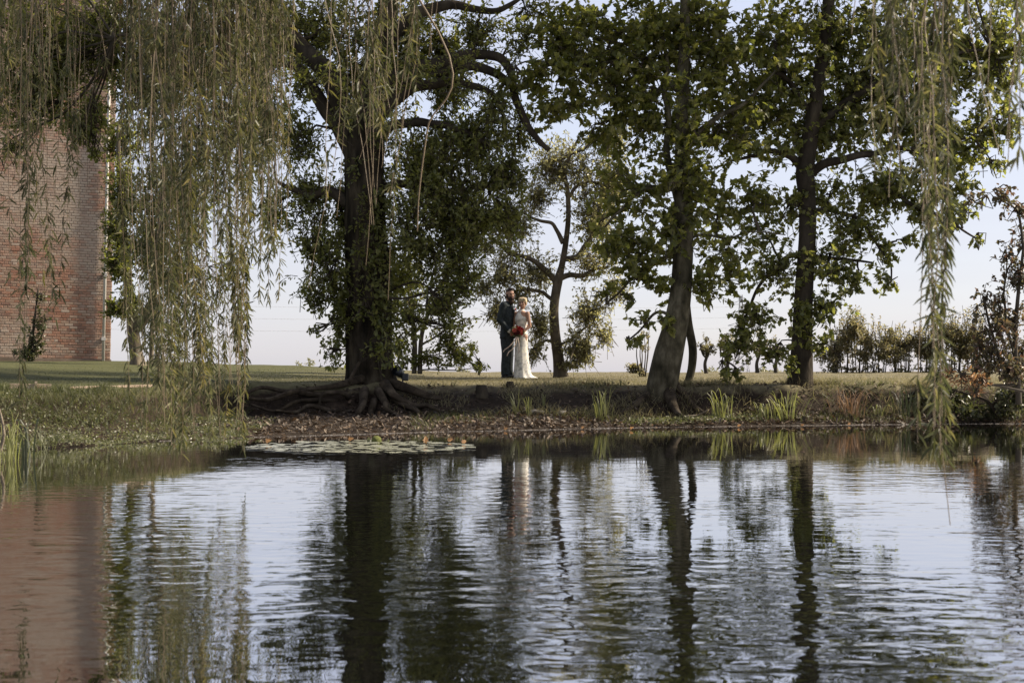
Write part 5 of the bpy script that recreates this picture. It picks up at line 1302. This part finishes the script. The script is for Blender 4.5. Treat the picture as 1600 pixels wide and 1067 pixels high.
tr_ = smooth_rings([(.19, .10, .004, .15, .17, 0), (.17, .10, .018, .14, .16, 0), (.12, .09, .05, .12, .14, 0), (.06, .06, .10, .09, .1, 0)], 4)
V, f = loft(tr_, 48, lambda a, t: .05 * np.cos(a * 8) * (1 - t)); mb = MB(); mb.add(V, f); mb.build('train', M['dress'], br, True)
hr = [ellip(HB(-.02, 0, .055), (.088, .105, .078), R(-18)), ellip(HB(-.05, 0, .01), (.082, .072, .085), R(-18)), ellip(HB(.045, -.03, .092), (.05, .045, .03), R(-18)), ellip(HB(.04, .045, .082), (.04, .045, .035), R(-18)), ellip(HB(.0, .075, .03), (.022, .04, .045), R(-18))]
for k in range(14): hr.append(ellip(HB(rng.uniform(-.07, .06), rng.uniform(-.07, .07), rng.uniform(.09, .115)), (.022, .022, .02), 0, 8))
fuse(hr, 'hair', M['blonde'], br, .007, 1)
for q in (-1, 1):
    small(ellip(HB(.081, .031 * q, .008), (.013, .006, .007), R(-18), 10), 'eye', M['eye'], br)
    small(cap(HB(.090, .018 * q, .028), HB(.080, .046 * q, .028), .0035, .003, 6), 'eyebrow', M['hair'], br)
small(ellip(HB(.095, 0, -.058), (.022, .007, .0065), R(-18), 10), 'mouth', M['lip'], br)

# --- the bouquet in their hands
bc = np.array([(808.5 - 800) / F * 28.72, 28.70, bb[2] + .945])
bq = empty('bouquet', bc); bq.scale = (.82, .82, .82); tag(bq, 'bouquet of red and salmon dahlias with trailing pale ribbons held by the couple', 'bouquet')
def dahlia(c, r_, mat):
    mb = MB(); c = np.array(c)
    n_ = 46; k = np.arange(n_); ph = np.arccos(1 - 1.55 * (k + .5) / n_); th = k * 2.39996
    out = np.stack([np.sin(ph) * np.cos(th), -np.cos(ph), np.sin(ph) * np.sin(th)], -1)
    leaves(mb, c + out * r_ * .35, out + np.array([0, -.25, 0]), np.cross(out, [.3, .2, 1.0]) * .3 + np.array([0, -1., 0.3]), np.full(n_, r_ * .75), 'oval', 0, .5, -.25)
    fl = mb.build('flower', M[mat], bq)
    small(ellip(c, (r_ * .62, r_ * .5, r_ * .62), 0, 12), 'flower_core', M[mat], fl)
for x, z, y, r_, mat in [(-.075, .015, -.06, .058, 'pink_petal'), (.055, .085, -.03, .045, 'red_petal'), (.11, .05, -.02, .045, 'red_petal'), (.025, .055, -.06, .042, 'red_petal'), (-.01, .11, .0, .036, 'red_petal'), (.085, -.005, -.05, .05, 'pink_petal'),
                         (.02, -.03, -.07, .05, 'dark_petal'), (-.05, -.06, -.05, .046, 'dark_petal'), (.09, -.065, -.03, .045, 'red_petal'), (-.12, -.05, -.02, .045, 'pink_petal'), (.14, -.01, 0, .04, 'peach_petal'), (.015, .005, -.04, .045, 'dark_petal'), (-.03, .06, -.03, .034, 'peach_petal')]:
    dahlia((x, y, z), r_, mat)
n = 60
a = rng.uniform(0, 6.28, n); q = np.stack([np.cos(a) * .10, rng.uniform(-.05, .06, n), np.sin(a) * .075 - .01], -1)
for i in range(0, n, 3):
    mb = MB(); leaves(mb, q[i:i + 3], q[i:i + 3] * np.array([1, 1, 1.3]) + rng.normal(size=(3, 3)) * .04, rng.normal(size=(3, 3)) + np.array([0, -1, 0]), rng.uniform(.06, .11, 3), 'oval'); mb.build('leaf_sprig', M['ivy_leaf' if i % 2 else 'weed_leaf'], bq)
for k in range(9):
    a = k * .7; V, f = tubes(spline([(.03 * math.cos(a), .02 * math.sin(a), -.02), (.02 + .012 * math.cos(a), .0, -.12), (.035 + .045 * math.cos(a), -.02, -.25 - .1 * rng.uniform())], 8)[None], np.full((1, 8), .0035), 5)
    mb = MB(); mb.add(V, f); mb.build('stem', M['weed_leaf'], bq)
M['ribbon'] = cloth('ribbon_silk', (.62, .48, .40), (.70, .57, .48), 12, .5)
def ribbon(pts, w):
    p_ = spline(pts, 26); t = np.gradient(p_, axis=0); s = norm(np.cross(t, [0, 1., .1])); tw = np.sin(np.linspace(0, 5, 26))[:, None] * .5
    s = norm(s + tw * np.array([0, 1., 0]))
    V = np.concatenate([p_ - s * w / 2, p_ + s * w / 2]); k = np.arange(25)
    mb = MB(); mb.add(V, np.stack([k, k + 1, k + 27, k + 26], -1)); o = mb.build('ribbon', M['ribbon'], bq, True); md = o.modifiers.new('s', 'SOLIDIFY'); md.thickness = .002
px2 = lambda px, py, y: np.array([(px - 808.5) / 77.3, y, (517.5 - py) / 77.3]) / .82
ribbon([px2(807, 526, -.06), px2(803, 533, -.10), px2(796, 541, -.12), px2(789, 546, -.1), px2(786, 550, -.1)], .024)
ribbon([px2(808, 526, -.06), px2(806, 536, -.10), px2(801, 545, -.13), px2(795, 550, -.12), px2(792, 556, -.12)], .024)
ribbon([px2(809, 526, -.05), px2(811, 540, -.09), px2(810, 552, -.1)], .02)

# ------------------------------------------------------------------ pylon and wires far behind
M['steel'] = plain('galvanised_steel', (.30, .31, .33), .6)
def pylon(px, d, h, label):
    b = np.array([(px - 800) / F * d, d, -6.6]); root = empty('pylon', b); tag(root, label, 'pylon', 'pylons carrying the wires')
    mb = MB(); segs = []
    def hw(z): return np.interp(z, [0, h * .6, h], [h * .10, h * .035, h * .012])
    zs = np.linspace(0, h, 11)
    for i in range(10):
        a0, a1 = hw(zs[i]), hw(zs[i + 1])
        c0 = [(-a0, -a0), (a0, -a0), (a0, a0), (-a0, a0)]; c1 = [(-a1, -a1), (a1, -a1), (a1, a1), (-a1, a1)]
        for k in range(4):
            segs.append(((*c0[k], zs[i]), (*c1[k], zs[i + 1]))); segs.append(((*c0[k], zs[i]), (*c1[(k + 1) % 4], zs[i + 1]))); segs.append(((*c0[(k + 1) % 4], zs[i]), (*c1[k], zs[i + 1])))
    S = np.array(segs); V, f = tubes(np.stack([S[:, 0], S.mean(1), S[:, 1]], 1), np.full((len(S), 3), .09), 4); mb.add(V, f); mb.build('lattice_mast', M['steel'], root)
    for z, w in ((h * .68, 5.2), (h * .79, 6.0), (h * .90, 4.6)):
        S = np.array([((-w, 0, z), (w, 0, z)), ((-w, 0, z), (0, 0, z + 1.6)), ((w, 0, z), (0, 0, z + 1.6))]); V, f = tubes(np.stack([S[:, 0], S.mean(1), S[:, 1]], 1), np.full((3, 3), .10), 4)
        mb = MB(); mb.add(V, f); mb.build('cross_arm', M['steel'], root)
    return b
hA, hB = 38, 38
pa = pylon(1158, 560, hA, 'slender lattice pylon on the skyline between sycamore and maple')
pb = pylon(-900, 400, hB, 'lattice pylon far beyond the building, carrying the same wires')
for z, w in ((.68, 5.2), (.79, 6.0), (.90, 4.6)):
    for s_ in (-1, 1):
        A = pa + (s_ * w, 0, hA * z - 1); B_ = pb + (s_ * w, 0, hB * z - 1); t = np.linspace(0, 1, 40)[:, None]
        p_ = A * (1 - t) + B_ * t; p_[:, 2] -= 26 * t[:, 0] * (1 - t[:, 0]) * .5
        V, f = tubes((p_ - A)[None], np.full((1, 40), .02), 4); mb = MB(); mb.add(V, f); o = mb.build('power_line', M['steel']); o.location = tuple(A)
        tag(o, 'thin power line strung across the pale sky between the pylons', 'wire', 'power lines')
